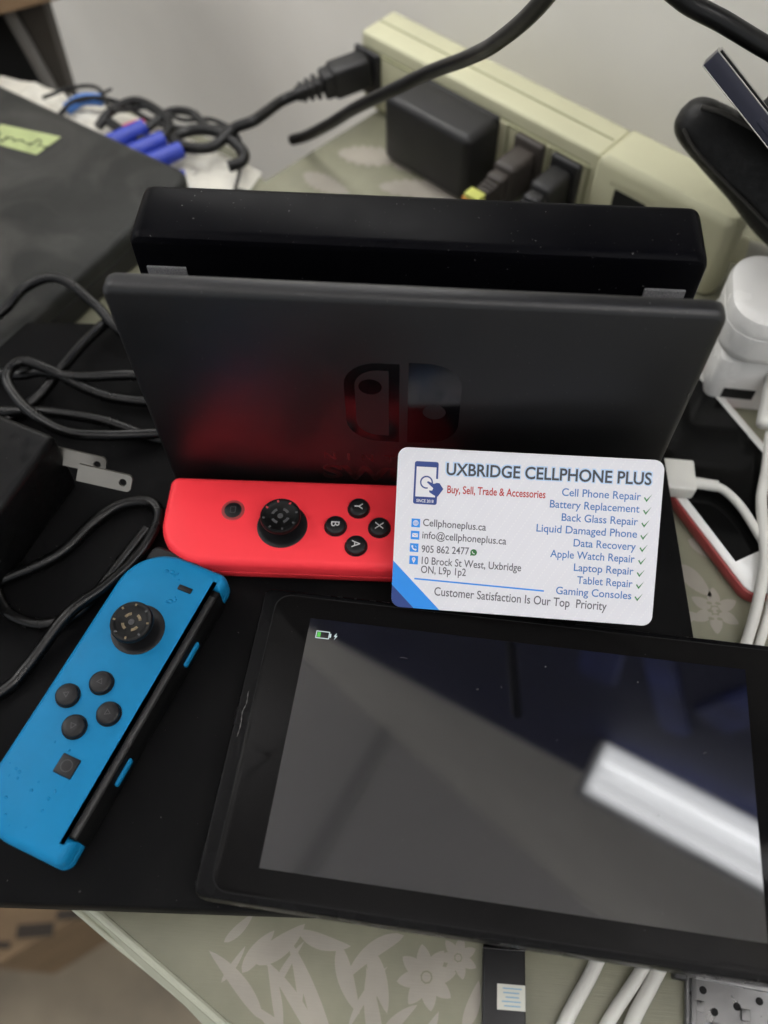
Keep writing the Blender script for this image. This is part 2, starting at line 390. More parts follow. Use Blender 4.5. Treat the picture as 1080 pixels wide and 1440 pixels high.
# dark cabinet above the table, with the lit tube lamp on its front
CA = R0 = math.radians(-26.2)
bt = thing('wall_cabinet', 'dark navy cabinet with blue packets on its front high above the table', 'cabinet', (-189, 299, 300), CA)
bm = new(); box(bm, (350, 62, 210), (940, 120, 420), 3); obj('carcass', bm, 'navyboard', bt)
random.seed(4)
for k in range(9):
    bm = new(); w_, h_ = random.uniform(14, 60), random.uniform(90, 170)
    slab(bm, lambda d: [(x + 0.0012 * y * y * (1 if k % 2 else -1) / 4, y) for x, y in rrect(w_ / 2, h_ / 2, 8, d, 6)], [(3, 0), (0, 3), (0, 7), (4, 11)])
    xf(bm, Matrix.Translation((-40 + k * 66 + random.uniform(-20, 20), -4, random.uniform(70, 140))) @ Matrix.Rotation(random.uniform(-0.5, 0.5), 4, 'Y') @ Matrix(((1, 0, 0, 0), (0, 0, 1, 0), (0, 1, 0, 0), (0, 0, 0, 1))))
    bmesh.ops.recalc_face_normals(bm, faces=bm.faces)
    obj('packet', bm, 'bluepack', bt)
lt = thing('tube_lamp', 'lit white tube lamp fixed to the front of the dark cabinet', 'lamp', (165.5, 93, 602), math.radians(-26.7))
bm = new(); box(bm, (250, 0, 10), (520, 64, 14), 2); obj('housing', bm, 'lampwhite', lt)
bm = new(); box(bm, (250, 0, 1), (506, 54, 3)); obj('reflector', bm, 'tube_dim', lt, smooth=0)
for yy in (-14, 12):
    bm = new(); tube(bm, [(2, yy, -7), (250, yy, -7), (498, yy, -7)], 7.0); obj('tube', bm, 'tube', lt)

ul = thing('added_strip_lamp', 'added unseen strip lamp under the dark cabinet close to the wall', 'lamp', WB + NO * 80 + U * -75 + Vector((0, 0, 292)), math.atan2(U.y, U.x))  # added unseen lamp that brightens the cloth and power strip at the back
bm = new(); box(bm, (0, 0, 3), (350, 46, 6), 1); obj('housing', bm, 'lampwhite', ul)
bm = new(); box(bm, (0, 0, -1), (334, 34, 3)); obj('diffuser', bm, 'added_strip', ul, smooth=0)

# table and tablecloth
TP = [(-86, -147.5), (80, -247), (330, -397), (420, 40), (365, 70), (185, 205), (-4, 342), (-20, 330), (-30, 271), (-86, 206), (-108, 232),
      (-142, 250), (-222, 277), (-256, 290), (-430, 380), (-560, 140)]
t = thing('table', 'table under the floral vinyl cloth', 'table', (0, 0, -750))
bm = new(); plate(bm, [(x * 0.995 + (0.4 if x < 0 else 0), y + (1.0 if y < 0 else -1.0)) for x, y in TP], 750 + TZ - 27, 750 + TZ - 0.5)
obj('tabletop', bm, 'table', t, smooth=0)
for x, y in ((40, -150), (300, -300), (330, 20), (-380, 180)):
    bm = new(); box(bm, (x, y, (750 + TZ - 27) / 2), (40, 40, 750 + TZ - 27), 3); obj('leg', bm, 'table', t)

def inside(p, P):
    c = False
    for i in range(len(P)):
        a, b = P[i], P[i - 1]
        if (a[1] > p[1]) != (b[1] > p[1]) and p[0] < (b[0] - a[0]) * (p[1] - a[1]) / (b[1] - a[1]) + a[0]: c = not c
    return c
bm = new()
plate(bm, TP, TZ - 0.45, TZ)
PZ = TZ + 0.12; LK = 0
def leaf(x, y, ang, L_, w_, bend=0.0, z=PZ, mi=1, n=12, saw=0.0):
    pts = []
    for sgn in (1, -1):
        for k in range(n + 1):
            t_ = k / n if sgn == 1 else 1 - k / n
            hw = w_ * 0.5 * (math.sin(math.pi * min(1, t_ ** 0.8)) ** 0.75) * (1 + saw * (0.5 if k % 2 else -0.5))
            a = ang + bend * t_
            px = x + L_ * t_ * math.cos(ang + bend * t_ * 0.5) - sgn * hw * math.sin(a)
            py = y + L_ * t_ * math.sin(ang + bend * t_ * 0.5) + sgn * hw * math.cos(a)
            pts.append((px, py))
    clean = [pts[0]]
    for p in pts[1:]:
        if (p[0] - clean[-1][0]) ** 2 + (p[1] - clean[-1][1]) ** 2 > 0.01: clean.append(p)
    if (clean[0][0] - clean[-1][0]) ** 2 + (clean[0][1] - clean[-1][1]) ** 2 < 0.01: clean.pop()
    global LK
    LK += 1
    if all(inside(p, TP) for p in clean): poly(bm, clean, z + LK * 0.0012, mi)
def flower(x, y, r, n=8, a0=0.0, eye=True):
    for k in range(n): leaf(x + 0.16 * r * math.cos(a0 + 2 * math.pi * k / n), y + 0.16 * r * math.sin(a0 + 2 * math.pi * k / n), a0 + 2 * math.pi * k / n, r * 0.86, r * 0.5, z=PZ + 0.006 * k)
    if eye:
        disc(bm, (x, y), r * 0.2, PZ + 0.3, 0); disc(bm, (x, y), r * 0.15, PZ + 0.33, 1)
def sprig(x, y, ang, sc=1.0, n=7):
    for k in range(n):
        f = (k - (n - 1) / 2) / (n - 1)
        leaf(x, y, ang + f * 2.0, sc * (44 - 18 * abs(f)), sc * 8.5, bend=f * 0.9, z=PZ + 0.006 * k)
R_ = math.radians
# near the front hem
for a in ((-8, -195, 118, 47, 6.5, .35), (-6, -195, 106, 50, 5, .3), (-2, -196, 132, 44, 6, .3), (4, -196, 90, 41, 5, .3), (-26, -176, 100, 22, 3, .3), (-32, -172, 128, 26, 4.5, .35), (-14, -178, 122, 30, 3.6, .35),
          (-40, -160, 62, 15, 4.5, -.2), (-37, -157, 28, 19, 6, .4), (-47, -152, 40, 12, 3, .3), (-24, -147, -28, 17, 4.5, .6), (-11, -150, -78, 20, 5, .4), (-2, -150, -62, 19, 5, -.2), (0.5, -151, -97, 24, 4, .25),
          (9, -146, 196, 22, 4.5, .8), (-30, -166, 75, 18, 2.2, -.4), (-21, -168, 95, 20, 2.4, .5), (-46, -163, 55, 12, 2, .2), (-6, -172, 70, 20, 2.2, -.4), (3, -176, 60, 16, 3.5, -.5), (9, -182, 40, 20, 4, .5), (28, -170, 60, 14, 4, .4)):
    leaf(a[0], a[1], R_(a[2]), a[3], a[4], a[5])
flower(16.5, -157, 9.0, 8, 0.2); flower(26, -151, 6, 7, 0.5)
flower(104, -190, 16, 9); sprig(60, -215, R_(110), 0.8)
# right of the dock
flower(119, -27, 9.5, 6, 0.5); leaf(108, -8, R_(-60), 17, 7, 0.3); leaf(112, 3, R_(-20), 20, 8, -0.4); leaf(128, -40, R_(40), 22, 9, 0.5)
leaf(104, -32, R_(20), 9, 5); leaf(126, 60, R_(-30), 26, 12, 0.4); leaf(150, 48, R_(-80), 26, 9, 0.3); leaf(140, 36, R_(-100), 18, 8)
for k in range(3):
    for q in range(2): leaf(116 + q * 3.2, -24 - k * 3.2, R_(-10), 2.4, 1.2, z=PZ + 0.3, mi=0, n=6)
# behind the dock
for a in ((-60, 246, 20, 34, 15, 0.5), (-50, 232, -15, 40, 16, 0.5), (-38, 262, -60, 30, 12, 0.3), (-20, 222, 15, 46, 16, -0.4), (-26, 206, -10, 44, 14, 0.5),
          (-66, 214, -40, 30, 12, 0.3), (30, 176, 10, 40, 14, 0.4), (-10, 190, 40, 36, 13, -0.6), (60, 160, -30, 36, 14, 0.4), (-14, 258, -35, 26, 12, 0.3)):
    leaf(a[0], a[1], R_(a[2]), a[3], a[4], a[5], saw=0.35, n=16)
random.seed(11)
for k in range(26):
    sprig(random.uniform(140, 380), random.uniform(-330, 20), random.uniform(0, 6.28), random.uniform(0.6, 0.9), 6)
tc = obj('tablecloth', bm, ['cloth', 'cloth_print'], smooth=0)
tag(tc, 'sage green vinyl tablecloth with cream leaves and flowers', 'tablecloth')
# thick clear hem that bends over the front edge
bm = new()
e0, e1 = Vector((-86, -147.5, TZ)), Vector((330, -397, TZ)); d = (e1 - e0).normalized(); nn = Vector((d.y, -d.x, 0))
tube(bm, [e0 - d * 60 + nn * 0.6 + Vector((0, 0, -0.4)), e0 + nn * 0.6 + Vector((0, 0, -0.4)), e0 + d * 150 + nn * 0.6 + Vector((0, 0, -0.4)), e1 + nn * 0.6], 1.5, 10)
tube(bm, [e0 - d * 60 + nn * 4.5 + Vector((0, 0, -6)), e0 + nn * 4.2 + Vector((0, 0, -6)), e0 + d * 40 + nn * 3.4 + Vector((0, 0, -7)), e0 + d * 150 + nn * 4.4 + Vector((0, 0, -6)), e1 + nn * 4], 1.1, 10)
for a, b, z0, z1 in ((1.2, 4.4, -1.2, -6), (4.6, 5.2, -6.6, -30)):
    N_ = 60; r0 = []; r1 = []
    for k in range(N_ + 1):
        p = e0 - d * 60 + d * (k / N_ * 540); wob = 0.5 * math.sin(k * 1.7) + 0.4 * math.sin(k * 0.63)
        r0.append(bm.verts.new(p + nn * (a + wob * 0.3) + Vector((0, 0, z0)))); r1.append(bm.verts.new(p + nn * (b + wob) + Vector((0, 0, z1))))
    for k in range(N_): bm.faces.new((r0[k], r0[k + 1], r1[k + 1], r1[k]))
obj('hem', bm, 'hem', tc)

# cardboard box on the floor
t = thing('cardboard_box', 'brown cardboard box with dark printed marks on the floor', 'box', (-390, -40, -750), math.radians(0))
bm = new(); plate(bm, [(-160, -103), (38, -103), (128, -40), (128, 160), (-160, 160)], 0, 150); obj('body', bm, 'cardboard', t, smooth=0)
bm = new(); box(bm, (-20, 30, 151), (290, 0.8, 1.5)); box(bm, (-20, 28, 151.2), (290, 22, 0.6)); obj('flap_tape', bm, 'cardboard', t, smooth=0)
bm = new()
for c, s, a in (((95, -58), (30, 9), 8), ((64, -74), (34, 12), 8), ((10, -90), (70, 6), 4), ((104, -40), (40, 3), 8)):
    box(bm, (c[0], c[1], 150.4), (s[0], s[1], 0.5), rot=Euler((0, 0, R_(a))))
obj('print', bm, 'print_dark', t, smooth=0)
bm = new(); slab(bm, lambda d: rrect(22, 40, 12, d), [(4, 0), (0, 6), (0, 22), (6, 30)]); xf(bm, Matrix.Translation((-405, -80, -600)))
tag(obj('cloth_bundle', bm, 'purple', loc=(-405, -80, -600)), 'purple bundle lying on the cardboard box on the floor', 'bundle')

# cabinet corner at far left
t = thing('cabinet', 'brown topped cabinet with a dark inside at the far left by the wall', 'cabinet', (-241, 333, TZ - 250), math.radians(31))
zt = 250 - TZ - 5
bm = new(); box(bm, (-148, 92, zt + 22), (360, 190, 44), 2); obj('top_board', bm, 'wood', t)
def cab(bm, pts, y0, y1):           # outline in world x,z at the cabinet's front plane, thickness y0..y1
    o = Vector((-241, 333, TZ - 250))
    plate(bm, pts, -y1, -y0); xf(bm, Matrix(((1, 0, 0, 0), (0, 0, -1, 0), (0, 1, 0, 0), (0, 0, 0, 1))))
    bmesh.ops.recalc_face_normals(bm, faces=bm.faces)
    bmesh.ops.translate(bm, verts=bm.verts, vec=-o); xf(bm, Matrix.Rotation(-math.radians(31), 4, 'Z'))
bm = new(); cab(bm, [(-262, -8), (-257.5, -8), (-243, -82), (-248, -82)], 333, 340); obj('edge_strip', bm, 'greyboard', t, smooth=0)
bm = new(); cab(bm, [(-257, -6), (-243.5, -82), (-241, -82), (-238, -6), (-233, 44), (-257, 44)], 341, 352); obj('shade_panel', bm, 'sideshade', t, smooth=0)  # dark plate shaped like the shade on the wall beside the cabinet
bm = new(); cab(bm, [(-480, -4), (-258, -4), (-246, -70), (-246, -200), (-480, -200)], 354, 358); obj('dark_filler', bm, 'dark', t, smooth=0)  # dark sheet just behind the front, stands in for the shade inside
bm = new(); box(bm, (-160, 60, zt / 2 - 60), (255, 90, 4)); obj('shelf', bm, 'dark', t, smooth=0)

# ------------------------------------------------------------------ black laptop that carries the things
t = thing('laptop', 'closed matte black laptop lying under the dock and the two controllers', 'laptop', (-63, -30.5, TZ), R_(2.4))
bm = new(); slab(bm, lambda d: rrect(165, 115.5, 8, d), [(1.2, 12.0), (0.2, 12.8), (0, 13.8), (0, 20.6), (0.35, 21.5), (1.1, 22.0)]); obj('lid', bm, 'laptop', t)
bm = new(); slab(bm, lambda d: rrect(164.4, 115, 8, d), [(3, 2), (1, 3.2), (0, 6), (0, 11), (0.6, 11.6)]); obj('base', bm, 'laptop', t)
for sx in (-1, 1):
    for sy in (-1, 1):
        bm = new(); lathe(bm, [(6, 0), (6, 2.4)], (sx * 140, sy * 95, 0), 24); obj('rubber_foot', bm, 'rubber', t)

# ------------------------------------------------------------------ dock
t = thing('console_dock', 'black console charging dock standing on the black laptop', 'charging dock', (0, 0, 0))
def upright(prof_y, hx, z0, z1, r, bevel):
    """slab standing on its edge, outline in x,z; prof_y along y"""
    b_ = new(); slab(b_, lambda d: rrect(hx, (z1 - z0) / 2, r, d, cy=(z0 + z1) / 2), prof_y)
    xf(b_, Matrix(((1, 0, 0, 0), (0, 0, -1, 0), (0, 1, 0, 0), (0, 0, 0, 1))))   # (x,y,z)->(x,-z,y)
    return b_
bm = upright([(1.6, -6.6), (0.6, -6.3), (0.1, -5.6), (0, -4.6), (0, -2.2), (0.25, -1.2), (0.9, -0.35), (1.9, 0)], 87.3, 1.0, 104.6, (4.2, 4.2, 1.5, 1.5), 1)
fp = obj('front_panel', bm, 'dock', t)
bm = upright([(3, -50.6), (1.2, -50.2), (0.2, -49), (0, -47.6), (0, -30.2), (0.2, -28.4), (0.9, -27.0), (2.2, -26.4)], 87.0, 0.6, 99.6, (4.5, 4.5, 2, 2), 1)
obj('rear_housing', bm, 'dock_rear', t)
bm = new(); box(bm, (0, 16.5, 10), (168, 19.4, 20), 1); box(bm, (-80, 16.5, 40), (6, 19.2, 39), .5); box(bm, (80, 16.5, 40), (6, 19.2, 39), .5); obj('slot_base', bm, 'dock_rear', t)
for x in (-76.8, 76.4):
    bm = new(); box(bm, (x, 26.0, 80.5), (12.4, 1.0, 15), 0.3); obj('felt_pad', bm, 'felt', t)
bm = new(); box(bm, (-78, -0.9, 2.2), (8, 0.8, 1.6), .2); box(bm, (-56, -0.5, 1.5), (56, 0.8, 1.2), .2); obj('bottom_seam', bm, 'rail', t)
# emblem and lettering, thin gloss print on the matte face
to_face = Matrix(((1, 0, 0, 0), (0, 0, -1, -0.06), (0, 1, 0, 0), (0, 0, 0, 1)))
bm = new()
O = [(x, y) for x, y in rrect(8.75, 20, (0.15, 11, 11, 0.15), 0, 8, -11.15, 58.0)]
I = [(x, y) for x, y in rrect(5.35, 16.6, (0.15, 7.6, 7.6, 0.15), 0, 8, -11.15, 58.0)]
band(bm, O, I, 0.0)
disc(bm, (-11.6, 66.6), 3.7, 0.0)
RO = rrect(8.35, 20.3, (11, 0.15, 0.15, 11), 0, 8, 8.7, 58.6)
RO = [(p[0] + (q[0] - p[0]) * k / m_, p[1] + (q[1] - p[1]) * k / m_) for p, q in zip(RO, RO[1:] + RO[:1]) for m_ in [max(1, int(math.hypot(q[0] - p[0], q[1] - p[1]) / 1.2))] for k in range(m_)]
hole = [(8.9 + 3.7 * math.cos(a), 55.4 + 3.7 * math.sin(a)) for a in [math.atan2(y - 55.4, x - 8.9) for x, y in RO]]
band(bm, RO, hole, 0.0)
xf(bm, to_face); obj('emblem', bm, 'gloss_black', fp, smooth=0)
bm = new()
text_into(bm, 'N  I  N  T  E  N  D  O', 56, 4.0, (-28.6, 25.6), off=0.15)
text_into(bm, 'SWITCH', 58, 8.0, (-29.2, 13.6), off=0.55)
xf(bm, to_face); obj('lettering', bm, 'gloss_letter', fp, smooth=0)

# ------------------------------------------------------------------ controllers
def controller(name, label, shell, side, loc, rz):
    """side +1: rail on +x (left-hand controller), -1: rail on -x (right-hand controller); +y is the shoulder end"""
    t = thing(name, label, 'game controller', loc, rz)
    Ro, Rr = 16.5, 3.4
    rs = (Rr, Ro, Ro, Rr) if side > 0 else (Ro, Rr, Rr, Ro)   # big radius on the outer side
    def out(d):
        o = rrect(17.4, 51, rs, d, 14, side * 1.6)
        if side > 0:                        # arcs: ++, -+, --, +- ; the notch sits between the last and the first
            n_ = [(19.0 - d, -42.6 - d), (15.8 - 0.3 * d, -42.6 - d), (15.8 - 0.3 * d, 44.4 + d), (19.0 - d, 44.4 + d)]
            return o + n_
        return rrect(17.6, 51, rs, d, 14, -1.8)
    bm = new(); slab(bm, out, [(3.4, 1.8), (1.8, 2.4), (0.6, 3.6), (0, 5.6), (0, 7.9), (0.2, 8.05), (0.2, 8.3), (0, 8.45), (0, 12.1), (0.22, 13.2), (0.85, 14.2), (1.6, 14.75), (2.4, 15.0)])
    bmesh.ops.triangulate(bm, faces=[f for f in bm.faces if len(f.verts) > 4])
    sh = obj('shell', bm, shell, t)
    # rail
    bm = new(); box(bm, (side * (17.3 if side > 0 else 16.4), .9, 8.2), (3.0, 86.8, 11.2), 0.4)
    rail = obj('rail', bm, 'rail', t)
    bm = new(); box(bm, (side * (17.1 if side > 0 else 16.4), 0, 13.75 if side > 0 else 12.0), (2.3, 84, 0.5), 0.2); obj('rail_edge', bm, 'steel_dark', rail)
    for yy in (22.5, -19.5):
        bm = new(); box(bm, (side * 18.9, yy, 8.6), (1.6, 9.0, 2.6), 0.6); obj('side_button', bm, shell, rail)
    # triggers behind the shoulder end
    bm = new(); slab(bm, lambda d: rrect(9.5, 3.4, (3, 3, 1, 1), d, 6, -side * 2.5, 49.2), [(1, 4.0), (0, 5), (0, 12.0), (1, 13)]); obj('shoulder_button', bm, 'button', t)
    bm = new(); box(bm, (-side * 3, 40, 2.0), (18, 16, 4), 1.6); obj('trigger', bm, 'button', t)
    # thumb stick
    sx, sy = (0.8, 21.6) if side > 0 else (0.4, -8.0)
    bm = new(); lathe(bm, [(8.9, 14.7), (8.9, 15.12), (8.4, 15.3), (7.2, 15.25), (5.0, 15.08), (0.4, 15.08)], (sx, sy, 0), 48); ring = obj('stick_ring', bm, 'button', t)
    tilt = Matrix.Translation((sx, sy, 15.0)) @ Euler((R_(3) if side > 0 else R_(0), R_(-3) if side > 0 else R_(-2), 0)).to_matrix().to_4x4()
    bm = new(); lathe(bm, [(3.9, -0.4), (3.6, 3.6), (6.0, 4.6), (6.9, 5.2), (7.1, 6.0), (7.05, 6.7), (6.7, 7.15), (6.1, 7.2), (5.4, 6.9), (4.9, 6.55), (0.3, 6.4)], n=48)
    # rim marks and centre cross segments worn down to the tan core
    for k in range(8):
        a = 2 * math.pi * (k + 0.3) / 8
        box(bm, (5.75 * math.cos(a), 5.75 * math.sin(a), 7.1), (0.9, 0.7, 0.3), 0.12, 2, rot=Euler((0, 0, a)), mi=1 if (k in (2, 3, 4, 0, 6) and side > 0) else (2 if k in (4, 5, 3) and side < 0 else 3))
    for k in range(4):
        a0 = math.pi / 2 * k + 0.5; pts = []
        for rr, order in ((3.3, 1), (2.4, -1)):
            for q in range(6)[::order]: pts.append((rr * math.cos(a0 + q * 0.16), rr * math.sin(a0 + q * 0.16)))
        plate(bm, pts, 6.40, 6.62, 1 if side > 0 else 3)
    lathe(bm, [(1.0, 6.35), (1.0, 6.62), (0.6, 6.66), (0.55, 6.5), (0.1, 6.5)], n=20, mi=3)
    xf(bm, tilt); obj('stick_cap', bm, ['rubber', 'worn', 'redbit' if side < 0 else 'worn', 'faint'], ring)
    # four face buttons
    cx, cy = (0.0, -6.6) if side > 0 else (0.0, 18.5)
    def rim(c, r):
        bm = new(); lathe(bm, [(r + 0.35, 14.6), (r + 0.35, 15.03), (r + 0.05, 15.05), (r, 15.04), (0.2, 15.04)], (*c, 0), 32); return obj('button_well', bm, 'hole', t)
    for dx, dy, ch in ((0, 7.7, 'X'), (7.6, 0, 'A'), (0, -7.7, 'B'), (-7.6, 0, 'Y')):
        c = (cx + dx, cy + dy); well = rim(c, 3.7)
        bm = new(); lathe(bm, [(3.7, 14.6), (3.7, 16.2), (3.5, 16.6), (3.1, 16.82), (1.6, 16.9), (0.2, 16.92)], (*c, 0), 36); bo = obj('face_button', bm, 'button', well)
        bm = new()
        if side < 0:
            text_into(bm, ch, None, 2.9, (c[0], c[1] - 1.45), 16.97, off=0.0, align='c')
            obj('letter', bm, 'letter', bo, smooth=0); bo.parent = t
            for o_ in [o_ for o_ in bpy.data.objects if o_.parent == bo]: pass
        else:
            a = math.atan2(dy, dx)
            p3 = [(c[0] + 1.25 * math.cos(a + q), c[1] + 1.25 * math.sin(a + q)) for q in (0, 2.094, 4.189)]
            p4 = [(c[0] + 0.8 * math.cos(a + q), c[1] + 0.8 * math.sin(a + q)) for q in (0, 2.094, 4.189)]
            band(bm, p3, p4, 16.96); obj('arrow', bm, 'faint', bo, smooth=0); bo.parent = t
    if side > 0:
        bm = new(); box(bm, (7.8, 40.4, 15.2), (5.0, 1.9, 0.7), 0.25); obj('minus_button', bm, 'button', t)
        bm = new(); box(bm, (4.7, -25.4, 15.2), (6.2, 6.2, 0.9), 0.35); cb = obj('capture_button', bm, 'button', t)
        bm = new(); band(bm, [(4.7 + 1.9 * math.cos(a * .2618), -25.4 + 1.9 * math.sin(a * .2618)) for a in range(24)], [(4.7 + 1.65 * math.cos(a * .2618), -25.4 + 1.65 * math.sin(a * .2618)) for a in range(24)], 15.69); obj('ring_mark', bm, 'faint', cb, smooth=0)
        random.seed(5)
        spots = [(-6 + random.uniform(-7, 12), random.uniform(-49, -31), random.uniform(0.3, 0.62)) for _ in range(20)]
        spots += [(-1.5, 44, .7), (0.4, 44.4, .8), (1.8, 43.6, .5), (2.6, 44.5, .55), (5.4, 34.6, .8), (6.8, 35.6, .6), (4.4, 33.9, .6), (6.2, 36.4, .4), (4.0, 42.6, .35), (-3, -20.5, .35), (2.5, -21, .4)]
        for x, y, r in spots:
            if abs(x) < 13 and (abs(y) < 47):
                e = random.uniform(0.7, 1.3); bm = new()
                rings(bm, [[(x + r * q * e * math.cos(a * .5236), y + r * q * math.sin(a * .5236), 14.99 + r * zz) for a in range(12)] for q, zz in ((1.0, 0), (.92, .25), (.7, .42), (.35, .52), (.08, .55))])
                obj('water_drop', bm, 'drop', sh)
    else:
        c = (-5.2, -26.2)
        bm = new(); lathe(bm, [(4.1, 14.7), (4.1, 15.12), (3.2, 15.2), (3.1, 15.1), (0.2, 15.1)], (*c, 0), 36); hr = obj('home_ring', bm, 'homering', t)
        bm = new(); lathe(bm, [(3.1, 14.6), (3.1, 15.35), (2.8, 15.5), (0.2, 15.45)], (*c, 0), 36); hb = obj('home_button', bm, 'button', hr); hb.parent = t
        bm = new(); band(bm, rrect(1.3, 1.0, .2, 0, 3, *c), rrect(1.05, .75, .1, 0, 3, *c), 15.53); obj('home_mark', bm, 'faint', hb, smooth=0)
        bm = new(); box(bm, (-9.0, 38.5, 15.2), (5.4, 1.7, 0.7), .25); box(bm, (-9.0, 38.5, 15.21), (1.7, 5.4, 0.7), .25); obj('plus_button', bm, 'button', t)
    return t
controller('game_controller', 'neon red game controller lying face up in front of the dock', 'red', -1, (-34, -21.8, 0), R_(-88.5))
controller('game_controller', 'sky blue game controller with water drops lying left of the tablet', 'blue', 1, (-92.0, -85.0, 0), R_(-19.0))

# ------------------------------------------------------------------ tablet console
t = thing('tablet_console', 'black tablet console with a low battery icon on its glossy screen', 'tablet', (39.35, -100.0, 14.6))
t.rotation_euler = (R_(-1.3), R_(-1.3), R_(-3.87))
TH = 11.6
out = lambda d: rrect(88.1, 49.4, 3.0, d, 8)
bm = new(); slab(bm, out, [(2.6, -TH), (1.2, -TH + .4), (0.2, -TH + 1.5), (0, -TH + 3), (0, -1.6), (0.12, -0.9), (0.45, -0.5), (0.9, -0.4)])
bd = obj('body', bm, 'body', t)
bm = new(); slab(bm, lambda d: rrect(83.2, 47.2, 5.2, d, 8), [(0, -0.6), (0, -0.12), (0.25, 0.0)]); obj('glass', bm, 'bezel', t)
bm = new(); band(bm, rrect(83.5, 47.5, 5.4, 0, 8), rrect(83.2, 47.2, 5.2, 0, 8), -0.1); obj('glass_gap', bm, 'hole', t, smooth=0)
bm = new(); plate(bm, [(-70.5, -39.7), (70.5, -39.7), (70.5, 39.7), (-70.5, 39.7)], -0.3, 0.05); scr = obj('screen', bm, 'lcd', t, smooth=0)
bm = new()
ix, iy = -65.4, 34.2
band(bm, rrect(2.3, 1.35, .15, 0, 3, ix, iy), rrect(2.0, 1.05, .1, 0, 3, ix, iy), 0.08); plate(bm, rrect(0.25, .7, .1, 0, 3, ix + 2.6, iy), 0.07, 0.085)
plate(bm, [(ix + 4.6, iy + 1.3), (ix + 3.7, iy - .15), (ix + 4.3, iy - .1), (ix + 4.0, iy - 1.35), (ix + 5.0, iy + .25), (ix + 4.4, iy + .2)], 0.07, 0.085)
obj('battery_icon', bm, 'icon_white', scr, smooth=0)
bm = new(); plate(bm, rrect(.55, .85, .1, 0, 3, ix - 1.25, iy), 0.07, 0.085); obj('charge_level', bm, 'icon_green', scr, smooth=0)
# rail channels at both short ends
for sx in (-1, 1):
    bm = new(); box(bm, (sx * 87.75, -0.5, -5.6), (1.0, 90, 5.2), .3); obj('side_rail', bm, 'rail', t)
bm = new()
tube(bm, [(-85.6, 12, -0.33), (-85.3, 8, -0.33), (-85.9, 5, -0.33), (-85.5, 1, -0.33), (-85.8, -3, -0.33)], lambda q: 0.07 + 0.11 * math.sin(q * 22) ** 2, 6); obj('scuff', bm, 'scratch', bd)
for a, b in (((-39, 29.6), (-36.6, 29.5)), ((42, -10), (42.7, -9.4)), ((12, 8.6), (12.5, 9)), ((-6, 24), (-5.6, 23.4)), ((56, 10.5), (57, 11))):
    bm = new(); tube(bm, [(*a, 0.06), ((a[0] + b[0]) / 2, (a[1] + b[1]) / 2 + .15, 0.06), (*b, 0.06)], 0.06, 5, 4); obj('scratch', bm, 'scratch', scr)

# ------------------------------------------------------------------ business card
CW, CH = 84.3, 53.2
K = Euler((R_(-52.2355), R_(-4.3953), R_(-2.8883))).to_matrix()
Mc = Matrix((K.col[0], K.col[2], -K.col[1])).transposed()      # card x, card up, card normal
t = thing('business_card', 'white phone repair shop business card leaning between the tablet and the dock', 'business card', (40.1, -31.8, 34.3))
t.rotation_euler = Mc.to_euler()
bm = new(); slab(bm, lambda d: rrect(CW / 2, CH / 2, 3.2, d, 8), [(0.1, -0.75), (0, -0.65), (0, -0.1), (0.1, 0.0)]); cs = obj('card_stock', bm, 'card', t)
def cp(px, py):
    """layout grid of the print: 1080 x 694 skewed sheet -> card mm"""
    a, b = px - 50, py - 20        # = u*(965,55)+v*(-35,590)
    det = 965 * 590 + 35 * 55; u = (a * 590 + b * 35) / det; v = (965 * b - 55 * a) / det
    return ((u - .5) * CW, (.5 - v) * CH)
PXM = CW / 966.0
def line(bm, s, x0, y0, x1, y1, h, off=0.035, z=0.035):
    a = cp(x0, y0); b = cp(x1, y1)
    text_into(bm, s, math.hypot(b[0] - a[0], b[1] - a[1]), h * PXM * 1.02, a, z, off, 'l', math.atan2(b[1] - a[1], b[0] - a[0]))
bm = new(); line(bm, 'UXBRIDGE CELLPHONE PLUS', 228, 122, 968, 160, 43, 0.42, 0.02); obj('title_halo', bm, 'c_halo', t, smooth=0)
bm = new(); line(bm, 'UXBRIDGE CELLPHONE PLUS', 230, 122, 967, 160, 42, 0.10, 0.045); obj('title', bm, 'c_title', t, smooth=0)
bm = new(); line(bm, 'Buy, Sell, Trade & Accessories', 232, 188, 592, 207, 27, 0.06); obj('tagline', bm, 'c_red', t, smooth=0)
bm = new()
for s, x0, x1, y1 in (('Cell Phone Repair', 652, 932, 214), ('Battery Replacement', 609, 928, 258), ('Back Glass Repair', 652, 923, 303), ('Liquid Damaged Phone', 561, 921, 347),
                      ('Data Recovery', 696, 917, 392), ('Apple Watch Repair', 612, 914, 436), ('Laptop Repair', 698, 911, 480), ('Tablet Repair', 710, 908, 525), ('Gaming Consoles', 634, 905, 568)):
    line(bm, s, x0, y1 - (x1 - x0) * 0.057, x1, y1, 27)
obj('service_list', bm, 'c_blue', t, smooth=0)
for x, y in ((957, 207), (955, 252), (950, 297), (947, 341), (945, 385), (941, 430), (937, 474), (935, 517), (931, 561)):
    bm = new(); c = cp(x, y); k = 1.15
    plate(bm, [(c[0] - 1.05 * k, c[1] + .05 * k), (c[0] - .75 * k, c[1] + .3 * k), (c[0] - .3 * k, c[1] - .45 * k), (c[0] + 1.1 * k, c[1] + 1.15 * k), (c[0] - .25 * k, c[1] - 1.1 * k)], 0.01, 0.035)
    obj('check_mark', bm, 'c_green', t, smooth=0)
bm = new()
line(bm, 'Cellphoneplus.ca', 140, 308, 375, 325, 26); line(bm, 'info@cellphoneplus.ca', 137, 354, 450, 375, 26)
line(bm, '905 862 2477', 134, 406, 312, 413, 26); line(bm, '10 Brock St West, Uxbridge', 134, 449, 505, 472, 27); line(bm, 'ON, L9p 1p2', 131, 482, 300, 492, 27)
